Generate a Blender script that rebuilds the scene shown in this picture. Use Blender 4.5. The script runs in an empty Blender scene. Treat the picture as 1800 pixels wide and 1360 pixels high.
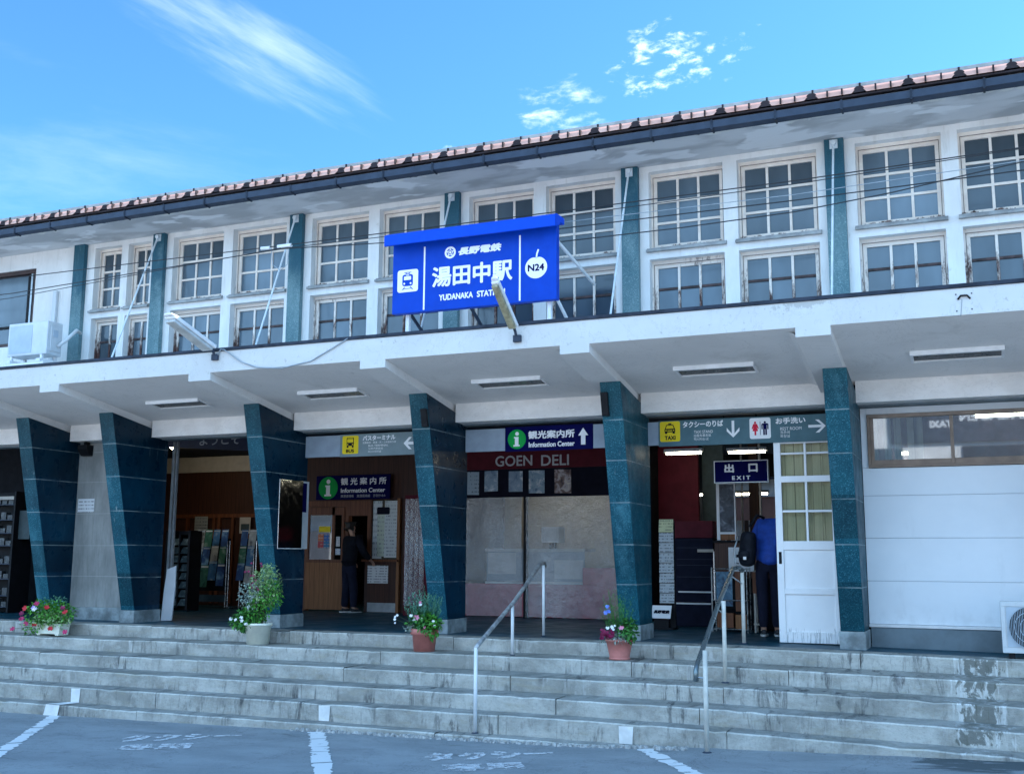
import bpy, bmesh, math, random
from mathutils import Vector, Matrix
R = math.radians
rnd = random.Random(7)
scn = bpy.context.scene
COL = scn.collection

# ------------------------------------------------------------------ camera
cam_d = bpy.data.cameras.new('camera')
cam = bpy.data.objects.new('camera', cam_d); COL.objects.link(cam)
def cam_matrix(loc, pitch, yaw, roll):
    p, y, r = R(pitch), R(yaw), R(roll)
    f = Vector((math.sin(y)*math.cos(p), math.cos(y)*math.cos(p), math.sin(p)))
    rt = Vector((math.cos(y), -math.sin(y), 0)); up = rt.cross(f)
    r2 = rt*math.cos(r) + up*math.sin(r); u2 = -rt*math.sin(r) + up*math.cos(r)
    return Matrix(((r2.x, u2.x, -f.x, loc[0]), (r2.y, u2.y, -f.y, loc[1]), (r2.z, u2.z, -f.z, loc[2]), (0, 0, 0, 1)))
cam.matrix_world = cam_matrix((12.3507, -13.9087, 1.7581), 9.0201, -23.1256, 0.2949)
cam_d.sensor_width = 36.0; cam_d.lens = 1907.258/1800*36
cam_d.clip_start = 0.1; cam_d.clip_end = 3000
scn.camera = cam

# ------------------------------------------------------------------ world, sun, exposure
SUN_AZ, SUN_EL = 52.0, 40.0
EXPOSURE = 1.55
w = bpy.data.worlds.new('World'); scn.world = w; w.use_nodes = True
wn = w.node_tree; wn.nodes.clear()
def wnode(t, **k):
    n = wn.nodes.new(t)
    for a, b in k.items(): setattr(n, a, b)
    return n
wo = wnode('ShaderNodeOutputWorld'); wb = wnode('ShaderNodeBackground'); sky = wnode('ShaderNodeTexSky')
sky.sky_type = 'NISHITA'; sky.sun_disc = False
sky.sun_elevation = R(SUN_EL); sky.sun_rotation = R(SUN_AZ)
sky.air_density = 1.0; sky.dust_density = 0.35; sky.ozone_density = 1.6
wb.inputs['Strength'].default_value = 0.10
def wmath(op, a, b=None, c=None, clamp=False):
    n = wnode('ShaderNodeMath', operation=op); n.use_clamp = clamp
    for i, v in enumerate((a, b, c)):
        if v is None: continue
        if hasattr(v, 'links'): wn.links.new(v, n.inputs[i])
        else: n.inputs[i].default_value = v
    return n.outputs[0]
geo = wnode('ShaderNodeTexCoord')
def wdot(d):
    n = wnode('ShaderNodeVectorMath', operation='DOT_PRODUCT')
    wn.links.new(geo.outputs['Generated'], n.inputs[0]); n.inputs[1].default_value = d
    return n.outputs['Value']
def wstep(v, lo, hi):
    n = wnode('ShaderNodeMapRange'); n.interpolation_type = 'SMOOTHSTEP'
    wn.links.new(v, n.inputs['Value']); n.inputs['From Min'].default_value = lo; n.inputs['From Max'].default_value = hi
    return n.outputs['Result']
def wnoise(x, y, off, detail=8, rough=.6, dist=.2):
    cb = wnode('ShaderNodeCombineXYZ'); wn.links.new(x, cb.inputs[0]); wn.links.new(y, cb.inputs[1]); cb.inputs[2].default_value = off
    nz = wnode('ShaderNodeTexNoise'); nz.inputs['Scale'].default_value = 1; nz.inputs['Detail'].default_value = detail
    nz.inputs['Roughness'].default_value = rough; nz.inputs['Distortion'].default_value = dist
    wn.links.new(cb.outputs[0], nz.inputs['Vector'])
    return nz.outputs['Fac']
# cloud banks: centre direction, direction towards which the bank is drawn out, half length, half width, noise frequency along and across, threshold, softness, strength
CLOUDS = [
    ((-.553, .711, .435), (-.510, .755, .410), .155, .045, 1.0, 1.8, .26, 1.2, .26),
    ((-.216, .874, .436), (-.150, .885, .440), .085, .042, 4.0, 3.6, .45, .60, .75),
    ((-.320, .863, .392), (-.270, .878, .396), .060, .045, 2.2, 3.6, .40, .75, .55),
    ((-.246, .876, .415), (-.200, .886, .418), .055, .020, 3.6, 2.4, .46, .55, .5),
    ((-.690, .655, .305), (-.60, .74, .30), .28, .13, 1.3, 2.4, .34, 1.0, .10),
    ((-.42, .84, .36), (-.36, .86, .36), .05, .014, 3.0, 2.0, .48, .4, .35),
]
cl = None
for q, (c, e, s1, s2, k1, k2, th, so, amt) in enumerate(CLOUDS):
    c = Vector(c).normalized(); e = Vector(e).normalized(); t1 = (e-c*e.dot(c)).normalized(); t2 = c.cross(t1)
    u = wmath('DIVIDE', wdot(t1), s1); v = wmath('DIVIDE', wdot(t2), s2)
    env = wmath('SUBTRACT', 1.0, wmath('ADD', wmath('MULTIPLY', u, u), wmath('MULTIPLY', v, v)), clamp=True)
    env = wmath('MULTIPLY', wmath('POWER', env, .6), wstep(wdot(c), .5, .6))
    nz = wnoise(wmath('MULTIPLY', u, k1), wmath('MULTIPLY', v, k2), 3.7*q)
    m = wstep(wmath('ADD', nz, wmath('MULTIPLY', wmath('SUBTRACT', env, 1.0), .35)), th, th+so*.5)
    m = wmath('MULTIPLY', wmath('MULTIPLY', m, env), amt, clamp=True)
    cl = m if cl is None else wmath('MAXIMUM', cl, m)
# unseen bright cloud behind the camera, added to light the facade
fill_veil = wmath('MULTIPLY', wstep(wdot((0, -1, 0)), .0, .55), wstep(wnoise(wmath('MULTIPLY', wdot((1, 0, 0)), 3.0), wmath('MULTIPLY', wdot((0, 0, 1)), 4.0), 9.0), .25, .6))
SKY_TINT = (.40, .80, 1.12, 1); CLOUD_COL = (9.5, 10.2, 10.6, 1); FILL_VEIL_COL = (4.6, 8.0, 12.0, 1)
tint = wnode('ShaderNodeMix', data_type='RGBA'); tint.blend_type = 'MULTIPLY'; tint.inputs['Factor'].default_value = 1
wn.links.new(sky.outputs[0], tint.inputs['A']); tint.inputs['B'].default_value = SKY_TINT
vm = wnode('ShaderNodeMix', data_type='RGBA'); wn.links.new(fill_veil, vm.inputs['Factor']); wn.links.new(tint.outputs['Result'], vm.inputs['A']); vm.inputs['B'].default_value = FILL_VEIL_COL
mixc = wnode('ShaderNodeMix', data_type='RGBA')
wn.links.new(cl, mixc.inputs['Factor']); wn.links.new(vm.outputs['Result'], mixc.inputs['A']); mixc.inputs['B'].default_value = CLOUD_COL
wn.links.new(mixc.outputs['Result'], wb.inputs['Color']); wn.links.new(wb.outputs[0], wo.inputs['Surface'])

sd = bpy.data.lights.new('sun', 'SUN'); sd.energy = 4.2; sd.angle = R(0.5); sd.color = (1.0, .96, .90)
sun = bpy.data.objects.new('sun', sd); COL.objects.link(sun)
sv = Vector((math.sin(R(SUN_AZ))*math.cos(R(SUN_EL)), math.cos(R(SUN_AZ))*math.cos(R(SUN_EL)), math.sin(R(SUN_EL))))
sun.rotation_euler = sv.to_track_quat('Z', 'Y').to_euler(); sun.location = sv*60

scn.view_settings.view_transform = 'Standard'; scn.view_settings.look = 'None'
scn.view_settings.gamma = 1.0; scn.view_settings.exposure = EXPOSURE; scn.view_settings.use_curve_mapping = False
scn.render.engine = 'CYCLES'
scn.cycles.max_bounces = 8; scn.cycles.diffuse_bounces = 5; scn.cycles.glossy_bounces = 4
scn.cycles.transmission_bounces = 6; scn.cycles.transparent_max_bounces = 12
scn.cycles.caustics_reflective = False; scn.cycles.caustics_refractive = False
scn.cycles.sample_clamp_indirect = 6.0; scn.cycles.use_denoising = True

# ------------------------------------------------------------------ materials
class NT:
    def __init__(s, name):
        s.m = bpy.data.materials.new(name); s.m.use_nodes = True
        s.t = s.m.node_tree; s.b = s.t.nodes['Principled BSDF']; s.out = s.t.nodes['Material Output']
        g = s.t.nodes.new('ShaderNodeNewGeometry'); s.pos = g.outputs['Position']
    def n(s, t, **k):
        x = s.t.nodes.new(t)
        for a, b in k.items(): setattr(x, a, b)
        return x
    def put(s, sock, v):
        if hasattr(v, 'is_linked') or hasattr(v, 'links'): s.t.links.new(v, sock)
        else: sock.default_value = v
    def noise(s, scale, stretch=(1, 1, 1), detail=6, rough=.6, dist=0, off=(0, 0, 0), src=None):
        mp = s.n('ShaderNodeMapping'); mp.inputs['Scale'].default_value = stretch; mp.inputs['Location'].default_value = off
        s.t.links.new(src or s.pos, mp.inputs['Vector'])
        z = s.n('ShaderNodeTexNoise'); z.inputs['Scale'].default_value = scale; z.inputs['Detail'].default_value = detail
        z.inputs['Roughness'].default_value = rough; z.inputs['Distortion'].default_value = dist
        s.t.links.new(mp.outputs[0], z.inputs['Vector']); return z.outputs['Fac']
    def voro(s, scale, stretch=(1, 1, 1), feature='F1'):
        mp = s.n('ShaderNodeMapping'); mp.inputs['Scale'].default_value = stretch
        s.t.links.new(s.pos, mp.inputs['Vector'])
        z = s.n('ShaderNodeTexVoronoi', feature=feature); z.inputs['Scale'].default_value = scale
        s.t.links.new(mp.outputs[0], z.inputs['Vector']); return z
    def step(s, v, lo, hi, a=0.0, b=1.0):
        r = s.n('ShaderNodeMapRange'); r.interpolation_type = 'SMOOTHSTEP'
        s.put(r.inputs['Value'], v); r.inputs['From Min'].default_value = lo; r.inputs['From Max'].default_value = hi
        r.inputs['To Min'].default_value = a; r.inputs['To Max'].default_value = b
        return r.outputs['Result']
    def math(s, op, a, b=0.0, clamp=False):
        r = s.n('ShaderNodeMath', operation=op); r.use_clamp = clamp
        s.put(r.inputs[0], a); s.put(r.inputs[1], b); return r.outputs[0]
    def mix(s, f, a, b):
        r = s.n('ShaderNodeMix', data_type='RGBA'); s.put(r.inputs['Factor'], f)
        for k, v in (('A', a), ('B', b)):
            if isinstance(v, tuple) and len(v) == 3: v = v + (1,)
            s.put(r.inputs[k], v)
        return r.outputs['Result']
    def xyz(s):
        r = s.n('ShaderNodeSeparateXYZ'); s.t.links.new(s.pos, r.inputs[0]); return r.outputs
    def bump(s, h, strength=.3, dist=.01):
        r = s.n('ShaderNodeBump'); r.inputs['Strength'].default_value = strength; r.inputs['Distance'].default_value = dist
        s.put(r.inputs['Height'], h); s.t.links.new(r.outputs[0], s.b.inputs['Normal']); return r
    def color(s, c):
        if isinstance(c, tuple) and len(c) == 3: c = c + (1,)
        s.put(s.b.inputs['Base Color'], c)
    def fin(s, rough=.6, metal=0.0, spec=.5):
        s.put(s.b.inputs['Roughness'], rough); s.b.inputs['Metallic'].default_value = metal
        s.b.inputs['Specular IOR Level'].default_value = spec; return s.m

def simple(name, c, rough=.6, metal=0.0, spec=.5, var=.12, scale=6, stretch=(1, 1, 1), bump=0, bs=60):
    t = NT(name)
    d = tuple(x*(1-var*2) for x in c); l = tuple(min(1, x*(1+var)) for x in c)
    t.color(t.mix(t.step(t.noise(scale, stretch), .3, .7), d, l))
    t.put(t.b.inputs['Roughness'], t.step(t.noise(scale*2.3, stretch), .2, .8, max(.02, rough-.08), min(1, rough+.1)))
    if bump: t.bump(t.noise(bs), bump, .004)
    t.b.inputs['Metallic'].default_value = metal; t.b.inputs['Specular IOR Level'].default_value = spec
    return t.m
def emis(name, c, s):
    t = NT(name); t.color(c); t.b.inputs['Emission Color'].default_value = c + (1,); t.b.inputs['Emission Strength'].default_value = s
    return t.m

def m_stucco():
    t = NT('white_stucco'); z = t.xyz()[2]
    c = t.mix(t.step(t.noise(2.2, (1, 1, .5)), .35, .7), (.69, .685, .67), (.80, .795, .78))
    streak = t.step(t.noise(5, (2.2, 2.2, .28), 8, .65), .52, .74)
    c = t.mix(t.math('MULTIPLY', streak, .45), c, (.46, .44, .40))
    blot = t.step(t.noise(3.1, (1, 1, 1), 9, .7, .4, (3, 1, 5)), .60, .72)
    c = t.mix(t.math('MULTIPLY', blot, .5), c, (.40, .37, .31))
    t.color(c); t.bump(t.noise(90), .25, .004); return t.fin(.85, 0, .2)
def m_fascia():
    t = NT('white_fascia_paint')
    c = t.mix(t.step(t.noise(1.1, (1, 1, 2)), .3, .75), (.53, .54, .54), (.59, .60, .60))
    c = t.mix(t.math('MULTIPLY', t.step(t.noise(7, (1.6, 1, .35), 8), .60, .78), .25), c, (.42, .41, .40))
    crack = t.step(t.math('ABSOLUTE', t.math('SUBTRACT', t.noise(2.3, (1, 1, .7), 9, .7, .5), .5)), .0, .005, 1, 0)
    c = t.mix(t.math('MULTIPLY', crack, .5), c, (.27, .27, .27))
    xx, yy_, zz_ = t.xyz()
    d1 = t.math('SUBTRACT', 1.0, t.math('ADD', t.math('POWER', t.math('ABSOLUTE', t.math('DIVIDE', t.math('SUBTRACT', xx, 10.72), .38)), 2.0), t.math('POWER', t.math('ABSOLUTE', t.math('DIVIDE', t.math('SUBTRACT', zz_, 4.51), .075)), 2.0)), True)
    peel = t.step(t.math('ADD', t.noise(14, (1, 1, 1), 8, .7), t.math('MULTIPLY', d1, .25)), .62, .66)
    c = t.mix(t.math('MULTIPLY', peel, .7), c, (.36, .36, .35))
    t.color(c); t.bump(t.noise(30), .12, .004); return t.fin(.6, 0, .3)
def m_soffit():
    t = NT('patched_eaves_plaster')
    a = t.step(t.noise(1.5, (.8, 1.7, 1), 4, .5, .25), .40, .60)
    c = t.mix(a, (.40, .40, .40), (.56, .56, .56))
    b = t.step(t.noise(1.1, (.9, 1.9, 1), 3, .5, .3, (5, 2, 0)), .55, .60)
    c = t.mix(b, c, (.68, .68, .68))
    y = t.xyz()[1]
    peel = t.step(t.math('ADD', t.noise(5, (1, 1, 1), 8, .7), t.step(y, -.95, -.72, .16, -.12)), .58, .64)
    c = t.mix(t.math('MULTIPLY', peel, .7), c, (.62, .60, .54))
    hole = t.step(t.math('ADD', t.noise(6, (.7, 1.5, 1), 8, .7, .5, (9, 0, 0)), t.step(y, -.95, -.8, .08, -.2)), .62, .65)
    c = t.mix(hole, c, (.03, .03, .035))
    t.color(c); t.bump(t.noise(9, (1, 1, 1), 6), .3, .02); return t.fin(.9, 0, .2)
def m_canopy():
    t = NT('canopy_grey_plaster')
    c = t.mix(t.step(t.noise(1.0, (1, 1.4, 1)), .3, .7), (.68, .67, .66), (.74, .73, .72))
    c = t.mix(t.math('MULTIPLY', t.step(t.noise(9, (1, 1, 1), 8), .66, .72), .3), c, (.42, .41, .4))
    st = t.step(t.noise(1.6, (1, .8, 1), 8, .7, .5, (2, 5, 1)), .56, .70)
    c = t.mix(t.math('MULTIPLY', st, .32), c, (.50, .485, .46))
    crack = t.step(t.math('ABSOLUTE', t.math('SUBTRACT', t.noise(1.3, (1, 1, 1), 8, .7, .8, (4, 0, 0)), .5)), .0, .0035, 1, 0)
    c = t.mix(t.math('MULTIPLY', crack, .5), c, (.3, .3, .29))
    t.color(c); t.bump(t.noise(20), .15, .006); return t.fin(.75, 0, .3)
def m_lintel():
    t = NT('lintel_plaster')
    c = t.mix(t.step(t.noise(3, (1, 1, 1.5), 8), .35, .7), (.78, .745, .71), (.88, .85, .82))
    c = t.mix(t.math('MULTIPLY', t.step(t.noise(24, (1, 1, 1), 4), .66, .74), .3), c, (.45, .42, .4))
    crack = t.step(t.math('ABSOLUTE', t.math('SUBTRACT', t.noise(1.9, (1, 1, 2.2), 8, .7, .8), .5)), .0, .005, 1, 0)
    c = t.mix(t.math('MULTIPLY', crack, .45), c, (.28, .27, .26))
    t.color(c); t.bump(t.noise(26), .25, .006); return t.fin(.8, 0, .25)
JOINTS = (3.5, 3.0, 2.475, 1.95, 1.45)
def m_granite(name, dark, mid, fleck, joints=True, amt=1.0, rough=.42, top=None):
    t = NT(name); z = t.xyz()[2]
    v = t.voro(150, (1, 1, 1)); cellc = t.n('ShaderNodeSeparateColor'); t.t.links.new(v.outputs['Color'], cellc.inputs[0])
    base = t.mix(t.step(t.noise(2.6, (1, 1, .7), 8), .3, .72), dark, mid)
    fl = t.step(t.math('ADD', cellc.outputs[0], t.math('MULTIPLY', t.noise(24, (1, 1, 1), 5), .5)), .98, 1.28)
    c = t.mix(t.math('MULTIPLY', fl, .75*amt), base, fleck)
    dk = t.step(cellc.outputs[1], .72, .95)
    c = t.mix(t.math('MULTIPLY', dk, .5), c, tuple(x*.45 for x in dark))
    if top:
        ft = t.step(t.math('ADD', t.math('MULTIPLY', t.noise(3, (1, 1, .6), 7, .65), 1.6), z), 6.55, 7.3)  # pilaster tone gets darker towards the top, with a ragged edge
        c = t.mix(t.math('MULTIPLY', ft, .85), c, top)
    dust = t.step(t.noise(3.5, (1, 1, .35), 8, .65, .3, (2, 7, 1)), .54, .78)
    c = t.mix(t.math('MULTIPLY', dust, .28), c, tuple(min(1, x*1.5+.05) for x in fleck))
    if joints:
        idx = t.math('FLOOR', t.math('DIVIDE', z, .505)); pxi = t.math('FLOOR', t.math('ADD', t.math('DIVIDE', t.xyz()[0], 2.73), .5))
        wn2 = t.n('ShaderNodeTexWhiteNoise', noise_dimensions='2D'); cb = t.n('ShaderNodeCombineXYZ'); t.put(cb.inputs[0], idx); t.put(cb.inputs[1], pxi); t.t.links.new(cb.outputs[0], wn2.inputs['Vector'])
        hv = t.n('ShaderNodeHueSaturation'); t.put(hv.inputs['Value'], t.step(wn2.outputs['Value'], 0, 1, .72, 1.3)); t.put(hv.inputs['Color'], c); c = hv.outputs['Color']
        s = None
        for zj in JOINTS:
            d = t.step(t.math('ABSOLUTE', t.math('SUBTRACT', z, zj)), .0045, .0075, 1, 0)
            s = d if s is None else t.math('MAXIMUM', s, d)
        c = t.mix(t.math('MULTIPLY', s, t.step(t.noise(3.3, (1, 1, 1.2)), .34, .62, .12, .62)), c, (.34, .40, .40))
        drip = t.math('MULTIPLY', t.step(t.noise(16, (1.4, 1.4, .16), 6), .60, .72), t.step(t.noise(1.4, (1, 1, .5), 3, .5, 0, (1.3, 0, 0)), .54, .66))
        c = t.mix(t.math('MULTIPLY', drip, .55), c, (.36, .42, .42))
    t.color(c); t.put(t.b.inputs['Roughness'], t.step(t.noise(5), .2, .8, rough-.1, rough+.15)); t.b.inputs['Specular IOR Level'].default_value = .16
    t.bump(t.noise(140), .1, .002); return t.m
def m_steps(name, kind):
    t = NT(name); o = t.xyz(); x, y, z = o
    dk = {'riser': 1.0, 'tread': .70, 'nosing': 1.2}[kind]  # treads darker and nosings paler than the risers
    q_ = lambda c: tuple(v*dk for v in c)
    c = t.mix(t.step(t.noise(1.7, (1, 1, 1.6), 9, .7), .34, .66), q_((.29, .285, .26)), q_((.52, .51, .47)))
    c = t.mix(t.math('MULTIPLY', t.step(t.noise(3.2, (.8, 1, 3.5), 6, .6, 0, (2, 9, 4)), .52, .70), .5), c, q_((.36, .33, .26)))
    c = t.mix(t.math('MULTIPLY', t.step(t.noise(38, (1, 1, 1), 6), .5, .75), .4), c, q_((.22, .21, .19)))
    zone = t.step(t.noise(.75, (1, 1, 3.0), 4, .6, 0, (1, 0, 7)), .38, .58)
    st = t.step(t.noise(3.4, (2.2, .7, .45), 9, .74, .5), .50, .66)
    c = t.mix(t.math('MULTIPLY', t.math('MULTIPLY', st, zone), .95), c, q_((.085, .088, .09)))
    st2 = t.step(t.noise(10, (1.6, .6, .22), 8, .75, .6, (6, 2, 1)), .56, .72)
    c = t.mix(t.math('MULTIPLY', st2, .55), c, q_((.17, .165, .155)))
    lt = t.step(t.noise(4.5, (2.2, .5, .30), 8, .7, .5, (4, 4, 4)), .55, .70)
    c = t.mix(t.math('MULTIPLY', t.math('MULTIPLY', lt, zone), .6), c, q_((.60, .59, .57)))
    band = t.step(t.math('ABSOLUTE', t.math('SUBTRACT', x, 12.27)), .06, .50, 1, 0)
    band = t.math('MULTIPLY', band, t.step(z, -.02, .12))
    wn_ = t.noise(6.5, (1.3, .9, .8), 8, .65, .5)
    wet = t.step(t.math('ADD', wn_, t.math('MULTIPLY', t.math('SUBTRACT', band, 1.0), .42)), .42, .50)
    eff = t.step(t.math('ADD', t.noise(7, (2.2, 1, .22), 7, .65, .2, (3, 3, 3)), t.math('MULTIPLY', t.math('SUBTRACT', band, 1.0), .30)), .40, .50)
    c = t.mix(t.math('MULTIPLY', eff, .7), c, q_((.66, .66, .64)))
    c = t.mix(t.math('MULTIPLY', wet, .78), c, (.080, .086, .070))
    t.color(c)
    t.put(t.b.inputs['Roughness'], t.step(wet, 0, 1, .9, .4)); t.b.inputs['Specular IOR Level'].default_value = .2
    t.bump(t.math('ADD', t.noise(60, (1, 1, 1), 6), t.math('MULTIPLY', t.noise(9, (1, 1, 1), 5), 2.5)), .6, .010); return t.m
def m_asphalt():
    t = NT('asphalt')
    c = t.mix(t.step(t.noise(1.1, (1, 1.6, 1), 7, .6), .3, .7), (.215, .235, .245), (.30, .322, .332))
    c = t.mix(t.math('MULTIPLY', t.step(t.noise(170, (1, 1, 1), 4), .5, .72), .5), c, (.30, .30, .30))
    c = t.mix(t.math('MULTIPLY', t.step(t.noise(210, (1, 1, 1), 3, .5, 0, (5, 5, 5)), .58, .72), .6), c, (.07, .07, .075))
    c = t.mix(t.math('MULTIPLY', t.step(t.noise(42, (1, 1.5, 1), 4, .7), .50, .68), .30), c, (.36, .385, .40)); c = t.mix(t.math('MULTIPLY', t.step(t.noise(60, (1, 1.5, 1), 4, .7, 0, (9, 0, 0)), .56, .70), .45), c, (.11, .12, .125))
    blot = t.step(t.noise(2.7, (.5, 1.6, 1), 7, .6, .6, (1, 4, 2)), .63, .70)
    c = t.mix(t.math('MULTIPLY', blot, .45), c, (.09, .095, .10))
    crack = t.step(t.math('ABSOLUTE', t.math('SUBTRACT', t.noise(.7, (1, 1, 1), 9, .75, .6), .5)), .0, .004, 1, 0)
    c = t.mix(t.math('MULTIPLY', crack, .8), c, (.05, .05, .055))
    dirt = t.step(t.noise(5, (.5, 1.6, 1), 8, .75, .4, (7, 1, 3)), .56, .70)
    c = t.mix(t.math('MULTIPLY', dirt, .35), c, (.13, .14, .145))
    o = t.xyz(); near = t.math('MULTIPLY', t.step(o[0], 10.3, 12.2), t.step(o[1], -4.1, -3.3))
    wet = t.step(t.math('ADD', t.noise(2.6, (.5, 1.8, 1), 7, .65, .4, (3, 3, 0)), t.math('MULTIPLY', t.math('SUBTRACT', near, 1.0), .5)), .40, .47)
    c = t.mix(t.math('MULTIPLY', wet, .8), c, (.035, .05, .055))
    t.color(c); t.bump(t.noise(180), .5, .006); return t.fin(.85, 0, .3)
def m_worn(name, col, lo, hi, sc=9, stretch=(1, 1, 1)):
    t = NT(name); t.color(col); t.b.inputs['Roughness'].default_value = .7
    tr = t.n('ShaderNodeBsdfTransparent'); mx = t.n('ShaderNodeMixShader')
    f = t.step(t.noise(sc, stretch, 8, .7, .3), lo, hi)
    t.put(mx.inputs[0], f); t.t.links.new(tr.outputs[0], mx.inputs[1]); t.t.links.new(t.b.outputs[0], mx.inputs[2])
    t.t.links.new(mx.outputs[0], t.out.inputs['Surface']); return t.m
def m_wood_weathered():
    t = NT('weathered_window_paint'); z = t.xyz()[2]
    n1 = t.noise(9, (1.3, 1.3, .6), 8, .7, .2)
    low = t.math('MAXIMUM', t.step(z, 5.06, 5.50, .52, -.02), t.math('MULTIPLY', t.step(z, 5.95, 6.10, .42, -.06), t.step(z, 5.90, 5.91)))
    f = t.step(t.math('ADD', n1, low), .74, .86)
    paint = t.mix(t.step(t.noise(5), .3, .7), (.70, .61, .54), (.84, .76, .68))
    wood = t.mix(t.step(t.noise(30, (1, 1, .1)), .3, .7), (.035, .018, .016), (.16, .085, .07))
    t.color(t.mix(f, paint, wood)); t.bump(n1, .2, .004); return t.fin(.7, 0, .3)
def m_wood_old():
    t = NT('bare_window_wood'); z = t.xyz()[2]
    n1 = t.noise(13, (1.3, 1.3, .45), 8, .75, .2)
    f = t.step(t.math('ADD', t.math('ADD', n1, t.math('MULTIPLY', t.math('SUBTRACT', t.noise(.9, (1, 1, 1), 2, .5), .5), .7)), t.step(z, 5.10, 5.76, .14, -.16)), .42, .66)
    t.color(t.mix(f, (.76, .68, .61), t.mix(t.step(t.noise(30), .3, .7), (.03, .015, .014), (.13, .06, .05))))
    return t.fin(.7, 0, .3)
def m_pane():
    t = NT('frosted_window_glass'); z = t.xyz()[2]
    c = t.mix(t.step(t.noise(1.4, (1, 1, .4), 3), .3, .7), (.045, .068, .088), (.085, .12, .15))
    oi = t.n('ShaderNodeObjectInfo'); hv = t.n('ShaderNodeHueSaturation'); t.put(hv.inputs['Value'], t.step(oi.outputs['Random'], 0, 1, .6, 1.5)); t.put(hv.inputs['Color'], c)
    gi = t.n('ShaderNodeNewGeometry'); ri = gi.outputs['Random Per Island']
    h2 = t.n('ShaderNodeHueSaturation'); t.put(h2.inputs['Value'], t.step(ri, 0, 1, .80, 1.22)); t.put(h2.inputs['Color'], hv.outputs['Color'])
    t.color(h2.outputs['Color']); t.bump(t.noise(2.2, (1, 1, 1), 3), .12, .02); return t.fin(t.step(ri, 0, 1, .08, .2), 0, .75)
def m_roofpan():
    t = NT('copper_roof_tile')
    c = t.mix(t.step(t.noise(3, (1, 1, 1), 6), .3, .7), (.62, .30, .22), (.76, .43, .33))
    t.color(c); t.bump(t.noise(20), .15, .004); return t.fin(.5, .1, .4)
def m_vinyl():
    t = NT('crinkled_clear_vinyl')
    n1 = t.noise(9, (1.5, 1, .55), 4, .55, 1.2); n2 = t.noise(40, (1.6, 1, .6), 2, .5, .8, (4, 2, 1))
    n = t.math('ADD', t.math('MULTIPLY', n1, .7), t.math('MULTIPLY', n2, .75))
    bp = t.n('ShaderNodeBump'); bp.inputs['Strength'].default_value = .8; bp.inputs['Distance'].default_value = .03; t.put(bp.inputs['Height'], n)
    gl = t.n('ShaderNodeBsdfGlossy'); gl.inputs['Color'].default_value = (.95, .96, .97, 1); gl.inputs['Roughness'].default_value = .16
    df = t.n('ShaderNodeBsdfDiffuse'); df.inputs['Color'].default_value = (.66, .68, .68, 1)
    tr = t.n('ShaderNodeBsdfTransparent'); tr.inputs['Color'].default_value = (.86, .87, .87, 1)
    for s in (gl, df): t.t.links.new(bp.outputs[0], s.inputs['Normal'])
    a = t.n('ShaderNodeMixShader'); a.inputs[0].default_value = .62; t.t.links.new(df.outputs[0], a.inputs[1]); t.t.links.new(gl.outputs[0], a.inputs[2])
    b = t.n('ShaderNodeMixShader'); t.put(b.inputs[0], t.step(t.noise(1.1, (1, 1, .6), 4, .5), .3, .7, .20, .40)); t.t.links.new(tr.outputs[0], b.inputs[1]); t.t.links.new(a.outputs[0], b.inputs[2])
    t.t.links.new(b.outputs[0], t.out.inputs['Surface']); return t.m
def m_glass(name, tint=(.75, .8, .82), f=.12):
    t = NT(name)
    gl = t.n('ShaderNodeBsdfGlossy'); gl.inputs['Roughness'].default_value = .02; gl.inputs['Color'].default_value = (.95, .97, 1, 1)
    tr = t.n('ShaderNodeBsdfTransparent'); tr.inputs['Color'].default_value = tint + (1,)
    fr = t.n('ShaderNodeFresnel'); fr.inputs['IOR'].default_value = 1.5
    mx = t.n('ShaderNodeMixShader'); t.put(mx.inputs[0], t.math('ADD', fr.outputs[0], f, True)); t.t.links.new(tr.outputs[0], mx.inputs[1]); t.t.links.new(gl.outputs[0], mx.inputs[2])
    t.t.links.new(mx.outputs[0], t.out.inputs['Surface']); return t.m
def m_wood(name, a, b, rough=.55, dirn='v'):
    t = NT(name); st = (9, 9, .5) if dirn == 'v' else (.5, 9, 9)
    c = t.mix(t.step(t.noise(4, st, 7, .6, .4), .3, .7), a, b)
    xx = t.xyz()[0]
    if dirn == 'v':
        fr = t.math('FRACT', t.math('MULTIPLY', xx, 9.0)); g = t.step(t.math('ABSOLUTE', t.math('SUBTRACT', fr, .5)), .44, .49)
        c = t.mix(t.math('MULTIPLY', g, .7), c, tuple(x*.35 for x in a))
    t.color(c); return t.fin(rough, 0, .35)
def m_tiles(name, a, b, grout, size, rough=.35):
    t = NT(name); o = t.xyz()
    c = t.mix(t.step(t.noise(1.3, (1, 1, 1), 6), .3, .7), a, b)
    s = None
    for k in (0, 1):
        fr = t.math('FRACT', t.math('ADD', t.math('DIVIDE', o[k], size), 40.0))
        d = t.step(t.math('ABSOLUTE', t.math('SUBTRACT', fr, .5)), .488, .494)
        s = d if s is None else t.math('MAXIMUM', s, d)
    c = t.mix(t.math('MULTIPLY', s, .7), c, grout); t.b.inputs['Specular IOR Level'].default_value = .22
    t.color(c); t.put(t.b.inputs['Roughness'], t.step(t.noise(3), .2, .8, rough, rough+.25)); return t.m
def m_print(name, paper, ink, rows, seed, dens=.5):
    t = NT(name); o = t.xyz()
    fr = t.math('FRACT', t.math('MULTIPLY', o[2], rows)); line = t.step(t.math('ABSOLUTE', t.math('SUBTRACT', fr, .5)), .14, .24, 1, 0)
    n = t.step(t.noise(46, (1, 1, .10), 2, .5, 0, (seed, 0, seed)), .62-dens*.3, .66-dens*.3)
    t.color(t.mix(t.math('MULTIPLY', t.math('MULTIPLY', line, n), .62), paper, ink)); return t.fin(.5, 0, .4)
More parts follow.
